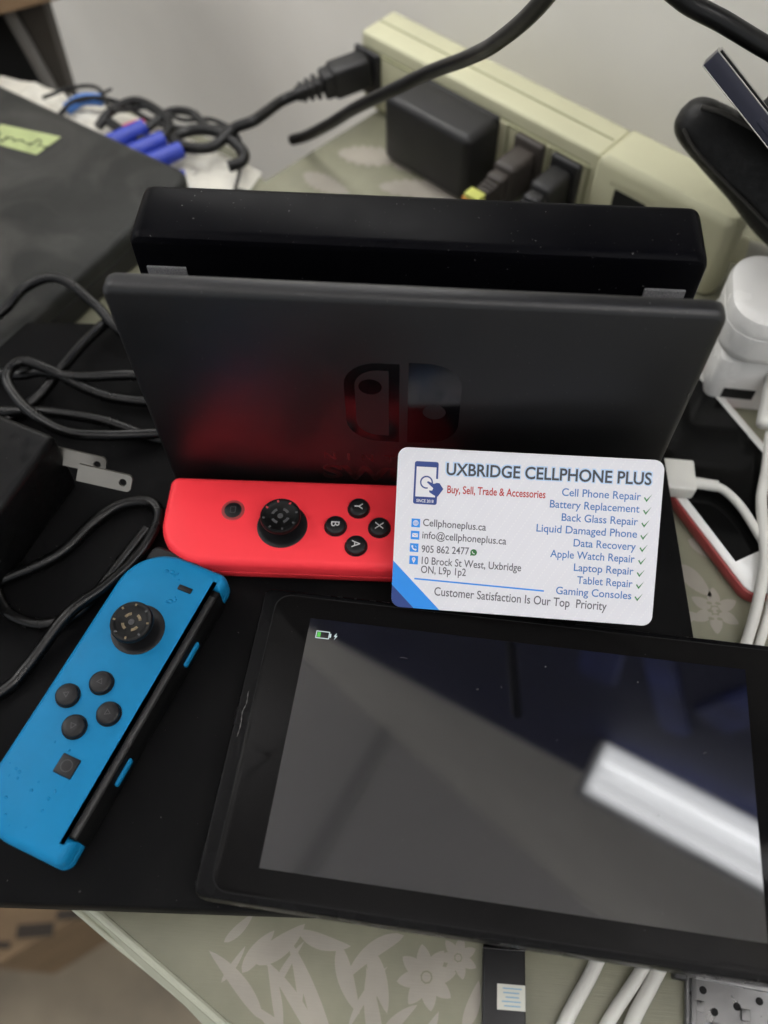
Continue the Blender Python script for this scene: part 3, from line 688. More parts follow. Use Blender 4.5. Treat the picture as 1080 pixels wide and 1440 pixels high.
line(bm, 'Customer Satisfaction Is Our Top  Priority', 181, 565, 817, 610, 31)
obj('contact_text', bm, 'c_grey', t, smooth=0)
def stroke(bm, pts, w, z):
    for p, q in zip(pts, pts[1:]):
        d = Vector((q[0] - p[0], q[1] - p[1])); 
        if d.length < 1e-6: continue
        n = Vector((-d.y, d.x)).normalized() * w / 2
        poly(bm, [(p[0] + n.x, p[1] + n.y), (q[0] + n.x, q[1] + n.y), (q[0] - n.x, q[1] - n.y), (p[0] - n.x, p[1] - n.y)], z)
def circ(c, r, a0=0, a1=360, n=18): return [(c[0] + r * math.cos(R_(a0 + (a1 - a0) * k / n)), c[1] + r * math.sin(R_(a0 + (a1 - a0) * k / n))) for k in range(n + 1)]
for k, (x, y) in enumerate(((113, 298), (110, 343), (106, 389), (104, 435))):
    c = cp(x, y); bm = new(); plate(bm, rrect(1.42, 1.42, .05, 0, 2, *c), 0.01, 0.03); sq = obj('contact_icon', bm, 'c_sky', t, smooth=0)
    bm = new(); z = 0.045
    if k == 0:
        stroke(bm, circ(c, .85), .16, z); stroke(bm, [(c[0] - .85, c[1]), (c[0] + .85, c[1])], .14, z + .002); stroke(bm, [(c[0], c[1] - .85), (c[0], c[1] + .85)], .14, z + .004)
        stroke(bm, [(c[0] + .42 * math.cos(R_(a)), c[1] + .85 * math.sin(R_(a))) for a in range(0, 361, 20)], .12, z + .006)
        stroke(bm, [(c[0] - .72, c[1] + .42), (c[0] + .72, c[1] + .42)], .12, z + .008); stroke(bm, [(c[0] - .72, c[1] - .42), (c[0] + .72, c[1] - .42)], .12, z + .008)
    elif k == 1:
        plate(bm, rrect(.95, .65, .08, 0, 2, *c), .032, z); poly(bm, [(c[0] - .9, c[1] + .58), (c[0], c[1] - .1), (c[0] + .9, c[1] + .58), (c[0] + .9, c[1] + .42), (c[0], c[1] - .26), (c[0] - .9, c[1] + .42)], z + .004, 1)
    elif k == 2:
        stroke(bm, circ((c[0] + .55, c[1] + .55), 1.25, 175, 275, 8), .42, z); disc(bm, (c[0] - .62, c[1] + .45), .34, z + .003, 0, 12); disc(bm, (c[0] + .52, c[1] - .66), .34, z + .003, 0, 12)
        stroke(bm, circ((c[0] + .1, c[1] + .1), .55, 0, 80, 6), .14, z)
    else:
        band(bm, [(c[0] + .62 * math.cos(R_(a)), c[1] + .32 + .62 * math.sin(R_(a))) for a in range(-30, 211, 20)] + [(c[0], c[1] - 1.1)], [(c[0] + .22 * math.cos(R_(a)), c[1] + .32 + .22 * math.sin(R_(a))) for a in range(-30, 211, 20)] + [(c[0], c[1] + .1)], z)
    obj('icon_mark', bm, ['c_white', 'c_sky'], sq, smooth=0)
c = cp(330, 405); bm = new(); disc(bm, c, 1.08, .03); poly(bm, [(c[0] - 1.1, c[1] - 1.15), (c[0] - .95, c[1] - .2), (c[0] - .2, c[1] - .95)], .032); wi = obj('chat_icon', bm, 'c_dgreen', t, smooth=0)
bm = new(); stroke(bm, circ((c[0] + .35, c[1] + .35), .8, 180, 270, 6), .26, .045); obj('icon_mark', bm, 'c_white', wi, smooth=0)
a, b = cp(106, 504), cp(590, 543); bm = new(); stroke(bm, [a, b], .5, .03); obj('rule', bm, 'c_sky', t, smooth=0)
L_, B_ = -CW / 2, -CH / 2
bm = new(); plate(bm, [(L_ + .02, B_ + 15.6), (L_ + 16.2, B_ + .02), (L_ + 7.6, B_ + .02), (L_ + .02, B_ + 7.4)], .008, .02); obj('corner_band', bm, 'c_sky', t, smooth=0)
bm = new(); pts = [(L_ + .02, B_ + 7.4), (L_ + 7.6, B_ + .02)] + [(L_ + 3.2 - 3.18 * math.sin(R_(q)), B_ + 3.2 - 3.18 * math.cos(R_(q))) for q in range(0, 91, 15)]
plate(bm, pts, .008, .02); obj('corner_triangle', bm, 'c_navy', t, smooth=0)
# phone emblem
pc = cp(152, 152); bm = new()
plate(bm, rrect(3.9, 7.0, .7, 0, 4, *pc), .008, .02); em = obj('phone_emblem', bm, 'c_navy', t, smooth=0)
bm = new(); plate(bm, rrect(3.25, 4.9, .1, 0, 2, pc[0], pc[1] + .35), .021, .03)
poly(bm, [(pc[0] + 2.9, pc[1] - 2.6), (pc[0] + 4.3, pc[1] - 2.2), (pc[0] + 4.3, pc[1] + 1.4), (pc[0] + 2.9, pc[1] + 1.6)], .033)
text_into(bm, 'SINCE 2018', 5.6, .95, (pc[0], pc[1] - 6.35), .034, .02, 'c'); obj('emblem_screen', bm, 'c_white', em, smooth=0)
bm = new(); q = (pc[0] + .2, pc[1] + .25); stroke(bm, circ(q, 1.9, -25, 285, 24), .48, .038)
hx, hy = pc[0] + .6, pc[1] - .05
poly(bm, [(hx - .3, hy + .35), (hx + .1, hy + .7), (hx + 2.1, hy - .1), (hx + 3.0, hy + .3), (hx + 3.9, hy + .2), (hx + 5.2, hy - 1.6), (hx + 3.5, hy - 4.2), (hx + 2.4, hy - 3.9), (hx + .7, hy - 2.9), (hx + .6, hy - 2.3), (hx + 1.6, hy - 2.3), (hx + 1.9, hy - 1.5)][::-1], .046)
obj('pointing_hand', bm, 'c_navy', em, smooth=0)

# ------------------------------------------------------------------ black wall charger with prongs and its cables, left
t = thing('wall_charger', 'black wall charger with two bare prongs lying at the left edge', 'charger', (-150, -14, 0))
tx, ox = Vector((0.31, 0.95, 0)).normalized(), Vector((0.95, -0.31, 0)).normalized()
Rb = Matrix((ox, tx, Vector((0, 0, 1)))).transposed()
bm = new(); box(bm, Rb @ Vector((-2, -12, 17.2)), (44, 66, 33), 3.0, rot=Rb @ Euler((0, R_(4), 0)).to_matrix()); bo = obj('body', bm, 'rubber', t)
nf = Vector((0.12, -0.72, 0.66)).normalized(); bd_ = Vector((0.955, -0.29, 0)).normalized(); bd_ = (bd_ - nf * bd_.dot(nf)).normalized(); bs = nf.cross(bd_)
RB = Matrix((bd_, bs, nf)).transposed()
for c in ((-119.5, -1.0, 17), (-106.0, -11.5, 22.5)):
    c = Vector(c) - Vector((-150, -14, 0)); bm = new()
    ol0 = rrect(9.5, 3.1, (1.6, .2, .2, 1.6), 0, 4); ol = []
    for p, q in zip(ol0, ol0[1:] + ol0[:1]):
        m_ = max(1, int(math.hypot(q[0] - p[0], q[1] - p[1]) / .5)); ol += [(p[0] + (q[0] - p[0]) * k / m_, p[1] + (q[1] - p[1]) * k / m_) for k in range(m_)]
    hl = [(6.4 + 1.35 * math.cos(q), 1.35 * math.sin(q)) for q in [math.atan2(y, x - 6.4) for x, y in ol]]
    for zz in (-.75, .75): band(bm, ol, hl, zz)
    rings(bm, [[(x, y, -.75) for x, y in ol], [(x, y, .75) for x, y in ol]], cap=False); rings(bm, [[(x, y, -.75) for x, y in hl], [(x, y, .75) for x, y in hl]], cap=False)
    xf(bm, Matrix.Translation(c) @ RB.to_4x4()); obj('prong', bm, 'metal', t)
g = 'black cables on the laptop'
cable('cable', [(-215, 52, 3), (-196, 62, 4), (-177, 77, 8), (-169, 91, 10), (-154, 93, 14), (-137, 83, 10), (-126, 73, 7), (-110, 64, 3), (-84, 58, 2.6), (-60, 58, 2.6)], 2.15, 'cable', 'black cable arching highest beside the left corner of the dock', group=g)
cable('cable', [(-110, 82, 3), (-128, 80, 5), (-136, 69, 6), (-143.5, 51, 6), (-152, 36, 3), (-166, 22, 2.4), (-190, 10, 2.4), (-215, 6, 2.4)], 2.3, 'cable', 'black cable running down-left from behind the dock corner', group=g)
cable('cable', [(-215, 60, 2.4), (-168, 47, 5), (-150, 46, 8.5), (-135, 44, 9), (-115, 48, 7), (-100, 51, 2.6), (-86.5, 54, 2.6)], 2.15, 'cable', 'black cable lying straight across the top of the coil left of the dock', group=g)
cable('cable', [(-88.6, 38, 2.4), (-122, 38, 5), (-146, 46, 10), (-158, 48, 12), (-161, 39, 12), (-150, 26, 11), (-133, 16.5, 10), (-117, 17, 8), (-100.5, 21, 5), (-88.6, 24, 3)], 2.15, 'cable', 'black cable bent in the tight loop above the two prongs', group=g)
cable('cable', [(-215, 24, 2.4), (-182, 29, 3.5), (-161, 28, 5), (-144, 28, 6), (-121, 26, 5), (-101, 21, 2.4), (-88.4, 20, 2.4)], 2.2, 'cable', 'lowest of the black cables passing left of the dock above the prongs', group=g)
cable('cable', [(-170, -60, 2.3), (-141.7, -44.4, 2.5), (-124, -33, 2.5), (-114.5, -19, 2.5), (-106, -10.5, 2.5), (-96, -8.5, 2.5), (-90.5, -14, 3), (-91.3, -24, 3.2), (-95.5, -34, 3.5), (-103, -46, 5), (-112.4, -58, 7), (-122.5, -76, 3), (-130, -86, 2.3), (-160, -112, 2.3)], 2.3, 'cable', 'black cable looping around the corner of the red controller', group=g)
cable('cable', [(-165, -34, 2.3), (-146, -44, 2.3), (-139, -53, 2.3), (-132.6, -58, 2.3), (-122, -60, 2.3), (-110.7, -55, 2.3), (-104, -42, 2.3), (-100, -33, 2.3), (-94, -20, 2.3)], 2.1, 'cable', 'thin black cable passing beneath the loop left of the blue controller', group=g)

# ------------------------------------------------------------------ grey laptop, left back
t = thing('laptop', 'scuffed dark grey laptop with green tape on its lid at the far left', 'laptop', (-115, 181, TZ))
e1 = Vector((-0.87, 0.493, 0)).normalized(); e2 = Vector((-0.493, -0.87, 0)).normalized()
e2 = Vector((-0.46, -0.888, 0)).normalized()
Rl = Matrix(((-e1.x, -e2.x, 0), (-e1.y, -e2.y, 0), (0, 0, 1)))
def lapslab(prof, mname, nm, ins=0):
    bm = new(); slab(bm, lambda d: rrect(170 - ins, 118 - ins, 9, d, 8, -170, -118), prof); xf(bm, Rl.to_4x4()); return obj(nm, bm, mname, t)
lapslab([(1, 13.5), (0, 15), (0, 20), (0.6, 21.4), (2.0, 22.4), (4, 22.8)], 'grey_lap', 'lid')
lapslab([(3, 0.3), (0.8, 2), (0, 6), (0, 12), (0.8, 13)], 'grey_lap_side', 'base', 1.2)
bm = new(); qt = [(-221, 212.8), (-187.2, 204.5), (-195.9, 190), (-225, 199)]
plate(bm, [(x + 115, y - 181) for x, y in qt], 22.9, 23.05); tp = obj('green_tape', bm, 'tape', t, smooth=0)
bm = new(); random.seed(2)
for k in range(7):
    x, y = -223 + k * 4.6 + 115, 203 - k * 1.1 - 181
    tube(bm, [(x, y, 23.15), (x + 2, y + 4 * random.uniform(-1, 1), 23.15), (x + 4, y + 2 * random.uniform(-1, 1), 23.15), (x + 3, y - 3 * random.random(), 23.15)], .35, 6, 6)
obj('ink_scrawl', bm, 'ink', tp)

# ------------------------------------------------------------------ odds and ends behind the grey laptop
bm = new(); NX, NY = 46, 22; random.seed(9)
import mathutils
gv = {}
for i in range(NX + 1):
    for j in range(NY + 1):
        u_, v_ = i / NX, j / NY
        top = Vector((-252, 287, 0)).lerp(Vector((-88, 211, 0)), u_) + Vector((0, 7 * math.sin(3.14 * u_), 0))
        bot = Vector((-262, 252, 0)).lerp(Vector((-100, 172, 0)), u_)
        p = bot.lerp(top, v_)
        nz = mathutils.noise.fractal(Vector((p.x * .05, p.y * .05, 3)), 1.0, 2.0, 4)
        edge = min(1, 5 * min(u_, 1 - u_, v_ + .05, 1 - v_))
        gv[i, j] = bm.verts.new((p.x, p.y, TZ + 1.2 + edge * (5 + 5.5 * nz)))
for i in range(NX):
    for j in range(NY): bm.faces.new((gv[i, j], gv[i + 1, j], gv[i + 1, j + 1], gv[i, j + 1]))
tag(obj('plastic_bag', bm, 'bag', smooth=0, loc=(-170, 240, TZ)), 'crumpled white plastic bag lying behind the grey laptop', 'bag')
g = 'blue plastic caps behind the grey laptop'
for k, (a, b, lb) in enumerate((((-170, 208, -8), (-151, 226, -7), 'blue cap farthest left in the row behind the grey laptop'), ((-158, 200, -8), (-139, 217, -7), 'blue cap second from the left behind the grey laptop'),
                                ((-148, 193, -8), (-128, 209, -7), 'blue cap third from the left behind the grey laptop'), ((-140, 186, -10), (-124, 194, -11), 'small blue cap at the right end of the row behind the grey laptop'))):
    bm = new(); tube(bm, [a, [(p + q) / 2 for p, q in zip(a, b)], b], lambda q: 5.4 - 1.2 * q if k < 3 else 3.6 - .6 * q, 18); tag(obj('plastic_cap', bm, 'capblue', loc=a), lb, 'cap', g)  # short blue plastic caps, built as tapered tubes
bm = new(); tube(bm, [(-199, 244, -11), (-191, 250, -9), (-180, 250.5, -9)], 3.2, 12); tag(obj('plastic_clip', bm, 'skyblue', loc=(-199, 244, -11)), 'light blue plastic strip among black wires near the wall', 'clip')
bm = new(); tube(bm, [(-162, 226, -9), (-156, 230, -9), (-152, 231, -9)], 2.6, 12); tag(obj('plastic_clip', bm, 'redbit', loc=(-162, 226, -9)), 'small red plastic piece beside the blue caps', 'clip')

# ------------------------------------------------------------------ power strip
SO = Vector((-39.9, 275, 0)); zT, zB = 20.0, TZ
def sp(u_, out_, z): return SO + U * u_ + NO * out_ + Vector((0, 0, z))
Rs = Matrix((U, NO, Vector((0, 0, 1)))).transposed()        # local x along strip, y outwards, z up
t = thing('power_strip', 'beige power strip standing on edge along the wall', 'power strip', (0, 0, 0))
def stripbox(bm, u0, u1, o0, o1, z0, z1, bev=0.0, mi=0): box(bm, sp((u0 + u1) / 2, (o0 + o1) / 2, (z0 + z1) / 2), (u1 - u0, o1 - o0, z1 - z0), bev, rot=Rs, mi=mi)
bm = new(); stripbox(bm, 0, 152, -25, 0, zB, zT, 1.6); hs = obj('housing', bm, 'beige', t)
bm = new(); stripbox(bm, 1.5, 150, -13.6, -12.6, zT - .6, zT + .15); stripbox(bm, 1.5, 148, -.8, .12, zT - 7.4, zT - 6.8); obj('groove', bm, 'beige_dark', hs, smooth=0)
bm = new(); stripbox(bm, 3, 147, -.5, 1.0, zB + 3, zT - 8.2, .5); obj('socket_plate', bm, 'beige', hs)
bm = new()
ol = lambda d: rrect(43, 22.0, (4, 2, 2, 22), d, 10)                   # end cap, rounded towards the cord, outline in u,z
def end_outline(d):
    o = []
    for x, y in rrect(36.5 - d, 14.2 - d, (max(2, 7 - d), 1.5, 1.5, max(2, 21 - d)), 0, 12): o.append((x, y))
    return o
slab(bm, end_outline, [(1.4, zB + .2), (0.3, zB + 1.4), (0, zB + 4), (0, zT - 3), (0.9, zT - .2), (3.0, zT + 1.4)])
xf(bm, Matrix.Translation(sp(152 + 36, -12.5, 0)) @ Rs.to_4x4()); obj('end_cap', bm, 'beige', t)
for u_ in (24, 111.5, 137):
    bm = new(); stripbox(bm, u_ - 11, u_ + 11, .9, 1.5, -19.5, -18.7); stripbox(bm, u_ - 11, u_ + 11, .9, 1.5, 11.6, 12.2); stripbox(bm, u_ - 11.8, u_ - 11, .9, 1.5, -19.5, 12.2); stripbox(bm, u_ + 11, u_ + 11.8, .9, 1.5, -19.5, 12.2)
    obj('outlet_edge', bm, 'beige_dark', t, smooth=0)
bm = new(); stripbox(bm, 164, 181, 1.0, 2.0, -8, 9); obj('outlet', bm, 'hole', t, smooth=0)
bm = new(); stripbox(bm, 160, 185, .6, 1.75, 9.2, 14, .5); obj('outlet_rim', bm, 'beige', t)
ce = sp(236, -10, -6)
bm = new(); tube(bm, [sp(214, -6, 1), sp(226, -14, -1)], 6.0, 18); obj('cord_grip', bm, 'beige', t)
bm = new(); tube(bm, [sp(223, -12, -0.5), sp(234, -20, -3), sp(250, -27, -9), sp(280, -26, -18), sp(380, -10, -18)], 4.6); obj('cord', bm, 'grey_cord', t)

t = thing('power_adapter', 'blocky black power adapter plugged into the beige power strip', 'power adapter', sp(68, 15, zB))
o_ = sp(68, 15, zB)
def rel(bm): bmesh.ops.translate(bm, verts=bm.verts, vec=-o_)
bm = new(); box(bm, sp(68.5, 15.4, -3.0), (56, 25, 37), 4.2, 4, rot=Rs); rel(bm); bb = obj('body', bm, 'brick', t)
bm = new(); stripbox(bm, 42, 95, 1.2, 3.4, -20, 14.6, .8); stripbox(bm, 41.4, 95.6, 4.6, 5.4, -20.6, 15.3, .3); rel(bm); obj('back_seam', bm, 'brick', bb)

def plug_cord(label, u_, mname, pts, withlabel=False, tilt=0):
    t = thing('power_lead', label, 'power lead', sp(u_, 1, zB), group='cords in the power strip')
    global o_; o_ = sp(u_, 1, zB)
    bm = new(); stripbox(bm, u_ - 8.5, u_ + 8.5, 1.05, 5.2, -17, 12.5, 1.6); stripbox(bm, u_ - 6.2, u_ + 6.2, 5, 24, -12.5, 9.0, 2.6); stripbox(bm, u_ - 4.8, u_ + 4.8, 23, 31, -8, 6.5, 2.2); rel(bm); pl = obj('plug', bm, mname, t)
    bm = new()
    for k in range(5): stripbox(bm, u_ - 4.2 + k * .1, u_ + 4.2 - k * .1, 31.2 + k * 2.6, 33.0 + k * 2.6, -6 + k * .2, 4.6 - k * .3, .8)
    stripbox(bm, u_ - 3.0, u_ + 3.0, 30, 44, -4.4, 3.0, 1.2); rel(bm); obj('strain_relief', bm, mname, pl)
    bm = new(); tube(bm, [sp(u_, 42, -.8)] + pts, 3.0); rel(bm); cd = obj('cord', bm, 'cable_soft', t)
    if withlabel:
        bm = new(); stripbox(bm, u_ - 4.4, u_ + 4.0, 41, 47, -1.0, 5.4, .4); rel(bm); lb = obj('wrapped_label', bm, 'neon', cd)
        bm = new(); stripbox(bm, u_ - 5.2, u_ + 4.7, 43.5, 47.3, -6, 3.0, .3); rel(bm); obj('orange_label', bm, 'orange', lb)
plug_cord('brown-black plug with a yellow wrapped label in the power strip', 115, 'plug_brown', [sp(110, 60, -6), sp(104, 80, -14), sp(90, 100, -18), sp(60, 112, -18)], True)
plug_cord('black plug nearest the cord end of the power strip', 137, 'brick', [sp(133, 56, -4), sp(134, 75, -14), sp(128, 92, -18), sp(104, 104, -18)])

# plug at the far end and its long black cord with coils
t = thing('power_lead', 'black cord plugged in at the far left end of the power strip', 'power lead', sp(6, 0, zB), group='cords in the power strip'); o_ = sp(6, 0, zB)
bm = new(); stripbox(bm, -3, 15, .3, 3.5, -12, 13, 1.5)
dirp = Vector((-0.86, -0.42, -0.12)).normalized(); sdp = Vector((0, 0, 1)).cross(dirp).normalized(); Rp = Matrix((dirp, sdp, dirp.cross(sdp))).transposed()
p0 = sp(6, 3, 3)
box(bm, p0 + dirp * 10, (22, 13, 17), 2.5, rot=Rp); box(bm, p0 + dirp * 22, (8, 11, 14), 2, rot=Rp); rel(bm); pl = obj('plug', bm, 'brick', t)
bm = new()
for k in range(3): box(bm, p0 + dirp * (29 + k * 4.0), (2.6, 10 - k, 10 - k), 1, rot=Rp)
box(bm, p0 + dirp * 33, (16, 6.5, 6.5), 1.5, rot=Rp); rel(bm); obj('strain_relief', bm, 'brick', pl)
pe = p0 + dirp * 40
bm = new(); tube(bm, [pe, pe + dirp * 10 + Vector((0, 0, -1)), (-92, 228, -2), (-103, 224.5, -5), (-112, 214, -8), (-125, 212, -8), (-134, 218, -8), (-126, 226, -8), (-112, 224, -7), (-98, 214, -9), (-96, 206, -10), (-103, 202, -11)], 2.9); rel(bm); obj('cord', bm, 'cable_soft', t)
g = 'thin black wires behind the grey laptop'
cable('wire', [(-203, 236, -12), (-195, 246, -8), (-182, 249, -7), (-166, 244, -7), (-150, 232, -7), (-132, 226, -7), (-112, 228, -7), (-101, 222, -8), (-99, 212, -10)], 1.5, 'cable_soft', 'thin black wire arching from the grey laptop edge to the coil', 'wire', g, 10)
cable('wire', [(-178, 230, -11), (-172, 240, -8), (-160, 246, -6), (-146, 238, -6), (-138, 228, -7), (-142, 218, -8), (-156, 220, -9), (-172, 232, -9)], 2.6, 'cable_soft', 'thick black wire loop above the blue caps', 'wire', g, 10)
cable('wire', [(-150, 226, -8), (-140, 238, -6), (-128, 238, -6), (-118, 228, -7), (-105, 222, -8)], 2.2, 'cable_soft', 'black wire bowed between the loop and the cord', 'wire', g, 10)
cable('wire', [(-99, 214, -10), (-97, 200, -12), (-98, 188, -16), (-94, 178, -20)], 0.9, 'cable_soft', 'thin wire dangling down to the dark knob', 'wire', g, 8)
cable('wire', [(-214, 252, -10), (-200, 262, -10), (-184, 258, -7), (-170, 238, -6), (-150, 240, -5), (-132, 232, -6), (-118, 236, -8), (-104, 230, -9)], 1.1, 'cable_soft', 'thinnest dark wire along the wall side of the tangle', 'wire', g, 8)
cable('wire', [(-206, 262, -11), (-196, 250, -9), (-186, 252, -9), (-178, 262, -10)], 0.9, 'cable_soft', 'short thin wire bowed over the light blue strip', 'wire', g, 8)
bm = new(); slab(bm, lambda d: rrect(11, 8, 7, d, 8), [(2, 0), (0, 2), (0, 6), (3, 9)]); xf(bm, Matrix.Translation((-92, 182, TZ)) @ Matrix.Rotation(R_(-20), 4, 'Z'))
tag(obj('knob', bm, 'cable_soft', loc=(-92, 182, TZ)), 'small dark rounded knob behind the left end of the dock', 'knob')

# cables hanging into view from above
cable('cable', [(-75, 236, -18.6), (-66, 231, -12), (-51, 216, 6), (-36, 200, 26), (-18, 184, 46), (-1, 170, 64), (14, 150, 83), (24, 128, 103), (35, 100, 133), (48, 60, 185), (60, 10, 260)], 2.9, 'cable_soft', 'black cable rising from the cloth across the power strip and out of view', group='cables hanging from above')
cable('cable', [(62, 110, 160), (71, 117, 134), (81, 120, 123.5), (97, 120, 116.2), (114, 120, 108), (132, 118, 101), (180, 112, 92)], 3.4, 'cable_soft', 'black cable sagging across the upper right corner', group='cables hanging from above')

# ------------------------------------------------------------------ right-hand side things
# padded case leaning at the wall
a, b = Vector((99, 145, 68)), Vector((167, 126, 31)); ax = (b - a).normalized(); vd = (Vector((130, 140, 40)) - Vector((7.6, -173, 280))).normalized()
sd = ax.cross(vd).normalized(); dp = sd.cross(ax).normalized(); Rk = Matrix((ax, sd, dp)).transposed()
t = thing('padded_case', 'black leather padded case leaning behind the white charger', 'case', (150, 128, TZ))
def tear(d):
    up = [(0, 0), (1.2, 5), (5, 8.5), (12, 10.5), (24, 12.5), (40, 15), (60, 19), (80, 20), (96, 18), (106, 12), (110, 0)]
    P = [Vector((x, y, 0)) for x, y in up] + [Vector((x, -y, 0)) for x, y in up[-2:0:-1]]
    P = [v.to_2d() for v in spline(P + [P[0]], 4)[:-1]]
    cx = Vector((56, 0)); return [tuple(v - (v - cx).normalized() * d) for v in P]
bm = new(); slab(bm, tear, [(9, -10), (4.5, -9), (1.2, -6), (0, -1), (0, 2), (1.2, 6.5), (4.5, 9.5), (9, 10.5)])
bmesh.ops.recalc_face_normals(bm, faces=bm.faces)
pl_ = Matrix.Translation(a - Vector((150, 128, TZ))) @ Rk.to_4x4()
xf(bm, pl_); cs_ = obj('shell', bm, 'leather', t)
bm = new(); tube(bm, [(3, 4.5, -8.5), (14, 8.0, -10), (40, 11.5, -10.2), (66, 13.5, -10.2), (100, 9, -9)], 1.0, 8); tube(bm, [(3, -5, -8), (14, -8.5, -9.6), (40, -11.5, -10), (66, -13.5, -10), (100, -9, -9)], .7, 8)
xf(bm, pl_); obj('piping', bm, 'leather_grey', t)
bm = new(); tube(bm, [(168, 134, TZ + 12), (184, 126, TZ + 14), (198, 112, TZ + 13), (212, 92, TZ + 10)], lambda q: 7 + 4 * math.sin(q * 3.14), 20)
tag(obj('padded_roll', bm, 'leather', loc=(168, 134, TZ + 12)), 'short black padded roll lying between the padded case and the white charger', 'roll')
# dark phone resting edge-on on the case
a, b = Vector((90, 100, 116)), Vector((131, 100, 79)); ax = (b - a).normalized(); vd = (a.lerp(b, .5) - Vector((7.6, -173, 280))).normalized()
vd = (a - Vector((7.6, -173, 280))).normalized(); dp = (vd + Vector((0, 0, 0.03))).normalized(); ax = (ax - dp * ax.dot(dp)).normalized(); sd = ax.cross(dp)
Rk = Matrix((ax, dp, sd)).transposed(); L2 = 66
t = thing('phone', 'dark navy phone with silver edges leaning edge-on at the upper right', 'phone', a); 
def phone_part(name, hx, hy, hz, off, m, bev, par=t):
    bm = new(); box(bm, (0, 0, 0), (hx * 2, hy * 2, hz * 2), bev); xf(bm, Matrix.Translation(ax * (L2 + off[0]) + dp * (31 + off[1]) + sd * off[2]) @ Rk.to_4x4()); return obj(name, bm, m, par)
phone_part('body', L2, 31, 2.9, (0, 0, 0), 'navy', .5); phone_part('rim', L2 + .12, 31.12, .2, (0, 0, 2.9), 'silver', .15); phone_part('rim', L2 + .12, 31.12, .2, (0, 0, -2.9), 'silver', .15)
phone_part('side_button', 7, .5, 1.0, (-34, -31, 0), 'navy', .2)
phone_part('front_glass', L2 - .5, 30.5, .4, (0, 0, 3.5), 'gloss', .2)
bm = new(); box(bm, (0, 0, 0), (34, 16, 12), 4, rot=Euler((R_(20), R_(40), R_(-15)))); bmesh.ops.translate(bm, verts=bm.verts, vec=(136, 124, 72))
tag(obj('earbud_case', bm, 'leather', loc=(136, 124, 72)), 'small black rounded box above the dark phone at the right edge', 'case')

# white chargers
t = thing('usb_charger', 'lower white charger block with a dark socket beside the dock', 'charger', (146, 88, TZ), R_(-4))
bm = new(); slab(bm, lambda d: rrect(21, 19, 4, d, 6), [(2, 0.4), (0.4, 1.2), (0, 3), (0, 26), (.8, 29), (3, 30.5)]); bd2 = obj('body', bm, 'white_plastic', t)
bm = new(); box(bm, (-8, -19.0, 11), (13, 1.0, 5.6), .2); obj('usb_socket', bm, 'hole', bd2)
t = thing('usb_charger', 'upper white charger with a seam round it standing on the other one', 'charger', (144, 85, 9), R_(-6))
bm = new(); slab(bm, lambda d: rrect(22, 20, 14, d, 10), [(6, 0), (2.5, .8), (.8, 2.6), (0, 6), (0, 15.6), (.35, 16)]); obj('body', bm, 'white_plastic', t)
bm = new(); slab(bm, lambda d: rrect(22, 20, 14, d, 10), [(.9, 15.6), (.9, 16.6)]); obj('seam', bm, 'seam', t)
bm = new(); slab(bm, lambda d: rrect(22, 20, 14, d, 10), [(.35, 16.2), (0, 16.6), (0, 21), (.8, 23.4), (3.2, 25), (7, 25.6)]); obj('cap', bm, 'white_plastic', t)
t = thing('usb_cable', 'white cable plugged into the chargers and hanging straight down', 'cable', (150, 64, 0), group='white charging cables'); o_ = Vector((150, 64, 0))
pa, pb = Vector((151, 74, 4)), Vector((145, 44, -8)); dx = (pb - pa).normalized(); sx_ = dx.cross(Vector((0, 0, 1))).normalized(); Rp = Matrix((dx, sx_, dx.cross(sx_) * -1)).transposed()
Rp = Matrix((dx, sx_, sx_.cross(dx) * -1)).transposed()
bm = new(); box(bm, pa.lerp(pb, .45), (28, 12.5, 7), 2.6, rot=Rp); rel(bm); pl = obj('plug', bm, 'white_cable', t)
bm = new(); box(bm, pa - dx * 2, (8, 10.5, 4.6), .3, rot=Rp); rel(bm); obj('plug_shell', bm, 'silver', pl)
bm = new(); tube(bm, [pa.lerp(pb, .9), pb, (142, 30, -9), (138.5, 17, -10), (137, 2, -10), (136, -11, -11), (132, -27, -14), (127, -42, -18), (118, -62, -19), (100, -90, -19.4)], 2.1); rel(bm); obj('cord', bm, 'white_cable', t)
t = thing('usb_cable', 'white cable with a flat plug sticking out behind the business card', 'cable', (107, 24, -14), group='white charging cables'); o_ = Vector((107, 24, -14))
Ru = Euler((0, R_(2), R_(-1))).to_matrix()
bm = new(); box(bm, (104.5, 24.2, -10.0), (17, 14.2, 7.2), 1.0, rot=Ru); rel(bm); pl = obj('plug', bm, 'white_cable', t)
bm = new(); box(bm, (91, 24.2, -10.0), (12, 12, 4.4), .3, rot=Ru); rel(bm); obj('plug_shell', bm, 'silver', pl)
bm = new(); tube(bm, [(112, 22.6, -10), (122, 21.4, -10)], 2.3); rel(bm); obj('strain_relief', bm, 'white_cable', pl)
bm = new(); tube(bm, [(118, 21.9, -10), (124, 20, -10), (130, 13, -10.5), (135, 2, -11), (139, -10, -12), (138, -24, -15), (132, -42, -19), (122, -66, -19.6)], 1.75); rel(bm); obj('cord', bm, 'white_cable', t)
cable('clear_wire', [(60, 70, TZ + 3), (92, 66, TZ + 8), (112, 84, TZ + 12), (124, 112, TZ + 8), (150, 130, TZ + 3)], 2.0, 'clear', 'pale grey wire between the dock end and the white charger', 'wire', 'pale wires by the dock', 10)
cable('clear_wire', [(60, 62, TZ + 3), (92, 58, TZ + 14), (113, 76, TZ + 20), (128, 108, TZ + 10), (160, 126, TZ + 3)], 1.6, 'clear', 'thinner pale wire nearest the dock end', 'wire', 'pale wires by the dock', 10)

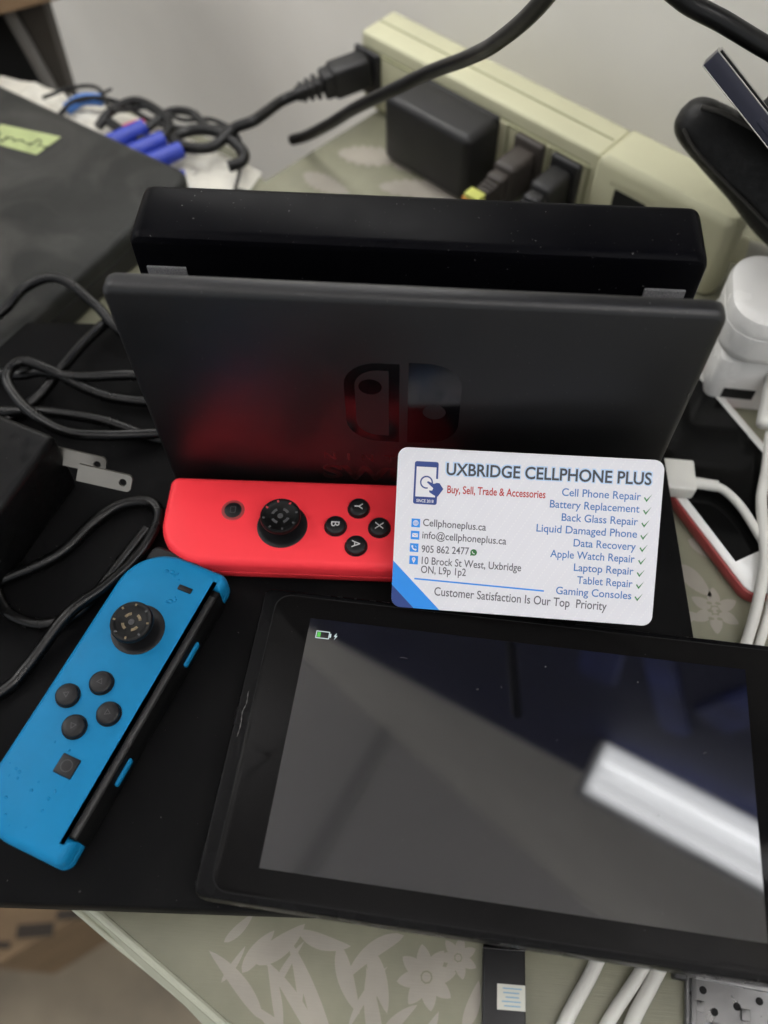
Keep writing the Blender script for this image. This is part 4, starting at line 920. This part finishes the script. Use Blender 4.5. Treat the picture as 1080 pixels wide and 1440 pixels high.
# white phone with red sides
ax = Vector((0.49, -0.87, 0)).normalized(); px_ = Vector((0.87, 0.49, 0)).normalized()
cn = Vector((131.0, -26.5, TZ)); PW, PL = 50, 118
Rk = Matrix((px_, -ax, Vector((0, 0, 1)))).transposed()
t = thing('phone', 'white fronted phone with red sides lying right of the dock', 'phone', cn)
def pp(bm): xf(bm, Matrix.Translation(px_ * PW / 2 - ax * PL / 2) @ Rk.to_4x4())
bm = new(); slab(bm, lambda d: rrect(PW / 2, PL / 2, 8, d, 8), [(1.6, .2), (.4, .9), (0, 2.4), (0, 5), (.5, 6.2), (1.2, 6.6)]); pp(bm); obj('body', bm, 'rose', t)
bm = new(); slab(bm, lambda d: rrect(PW / 2 - 1.2, PL / 2 - 1.2, 7, d, 8), [(0, 6.3), (0, 7.0), (.4, 7.2)]); pp(bm); fr = obj('front', bm, 'phone_white', t)
bm = new(); plate(bm, rrect(PW / 2 - 4.6, PL / 2 - 17, .2, 0, 2), 7.15, 7.3); pp(bm); obj('screen', bm, 'gloss', fr, smooth=0)
bm = new(); tube(bm, [(5.2 * math.cos(k * .35), -PL / 2 + 9.5 + 5.2 * math.sin(k * .35), 7.22) for k in range(19)], .25, 6, 3); pp(bm); obj('home_ring', bm, 'seam', fr)

# ------------------------------------------------------------------ bottom edge things
t = thing('phone_battery', 'black flat battery strip with a small pale sticker in front of the tablet', 'battery', (40, -172, TZ))
bm = new(); box(bm, (-.2, -4, 2.0), (12.8, 58, 3.6), .6); bo = obj('cell', bm, 'black_part', t)
bm = new(); box(bm, (-.2, 24.4, 3.9), (12.9, 1.2, .4), .1); obj('edge_fold', bm, 'gloss_black', bo)
bm = new(); box(bm, (1.9, 11.3, 3.85), (8.4, 6.8, .12)); st = obj('sticker', bm, 'sticker', bo, smooth=0)
bm = new()
for k in range(5): box(bm, (2.2 - .3 * (k % 2), 13.6 - k * 1.15, 3.93), (5.6 - .8 * (k % 3), .38, .06))
obj('sticker_print', bm, 'sticker_ink', st, smooth=0)
g = 'white cords in front of the tablet'
cable('white_cord', [(72, -142, TZ + 2.2), (66, -153, TZ + 2.2), (58, -166, TZ + 2.2), (48, -186, TZ + 2.2)], 2.2, 'white_cable', 'leftmost white cord leaving the tablet edge toward the viewer', 'cord', g)
cable('white_cord', [(88, -142, TZ + 2.2), (79, -154, TZ + 2.2), (70, -166, TZ + 2.2), (58, -186, TZ + 2.2)], 2.0, 'white_cable', 'middle white cord leaving the tablet edge toward the viewer', 'cord', g)
cable('white_cord', [(92, -142, TZ + 2.2), (84, -154.5, TZ + 2.2), (77, -166, TZ + 2.2), (69, -186, TZ + 2.2)], 2.2, 'white_cable', 'white cord lying closest to the silver metal frame', 'cord', g)
t = thing('metal_frame', 'silver perforated metal frame at the lower right corner', 'metal part', (108, -168, TZ), R_(-6))
bm = new(); slab(bm, lambda d: rrect(15, 22, 2, d, 4), [(.3, .5), (0, 1), (0, 2.4), (.3, 2.8)])
for k in range(6): box(bm, (-11 + k * 4.4, 8 - (k % 3) * 5, 3.2), (2.6, 3.2, 1.2), .3)
box(bm, (0, 16, 3.3), (25, 1.6, 1.6), .3); box(bm, (-13, 4, 3.4), (1.6, 22, 1.8), .3); fr = obj('plate', bm, 'alloy', t)
for k in range(7):
    bm = new(); lathe(bm, [(1.1, 2.7), (1.1, 2.95), (.2, 2.96)], (-10 + k * 3.3, 12.5 - (k * 7 % 5) * 2.6, 0), 16); obj('hole', bm, 'hole', fr)
bm = new(); box(bm, (-17, 18, 2.6), (4, 8, 4.6), .6); obj('connector', bm, 'black_part', t)
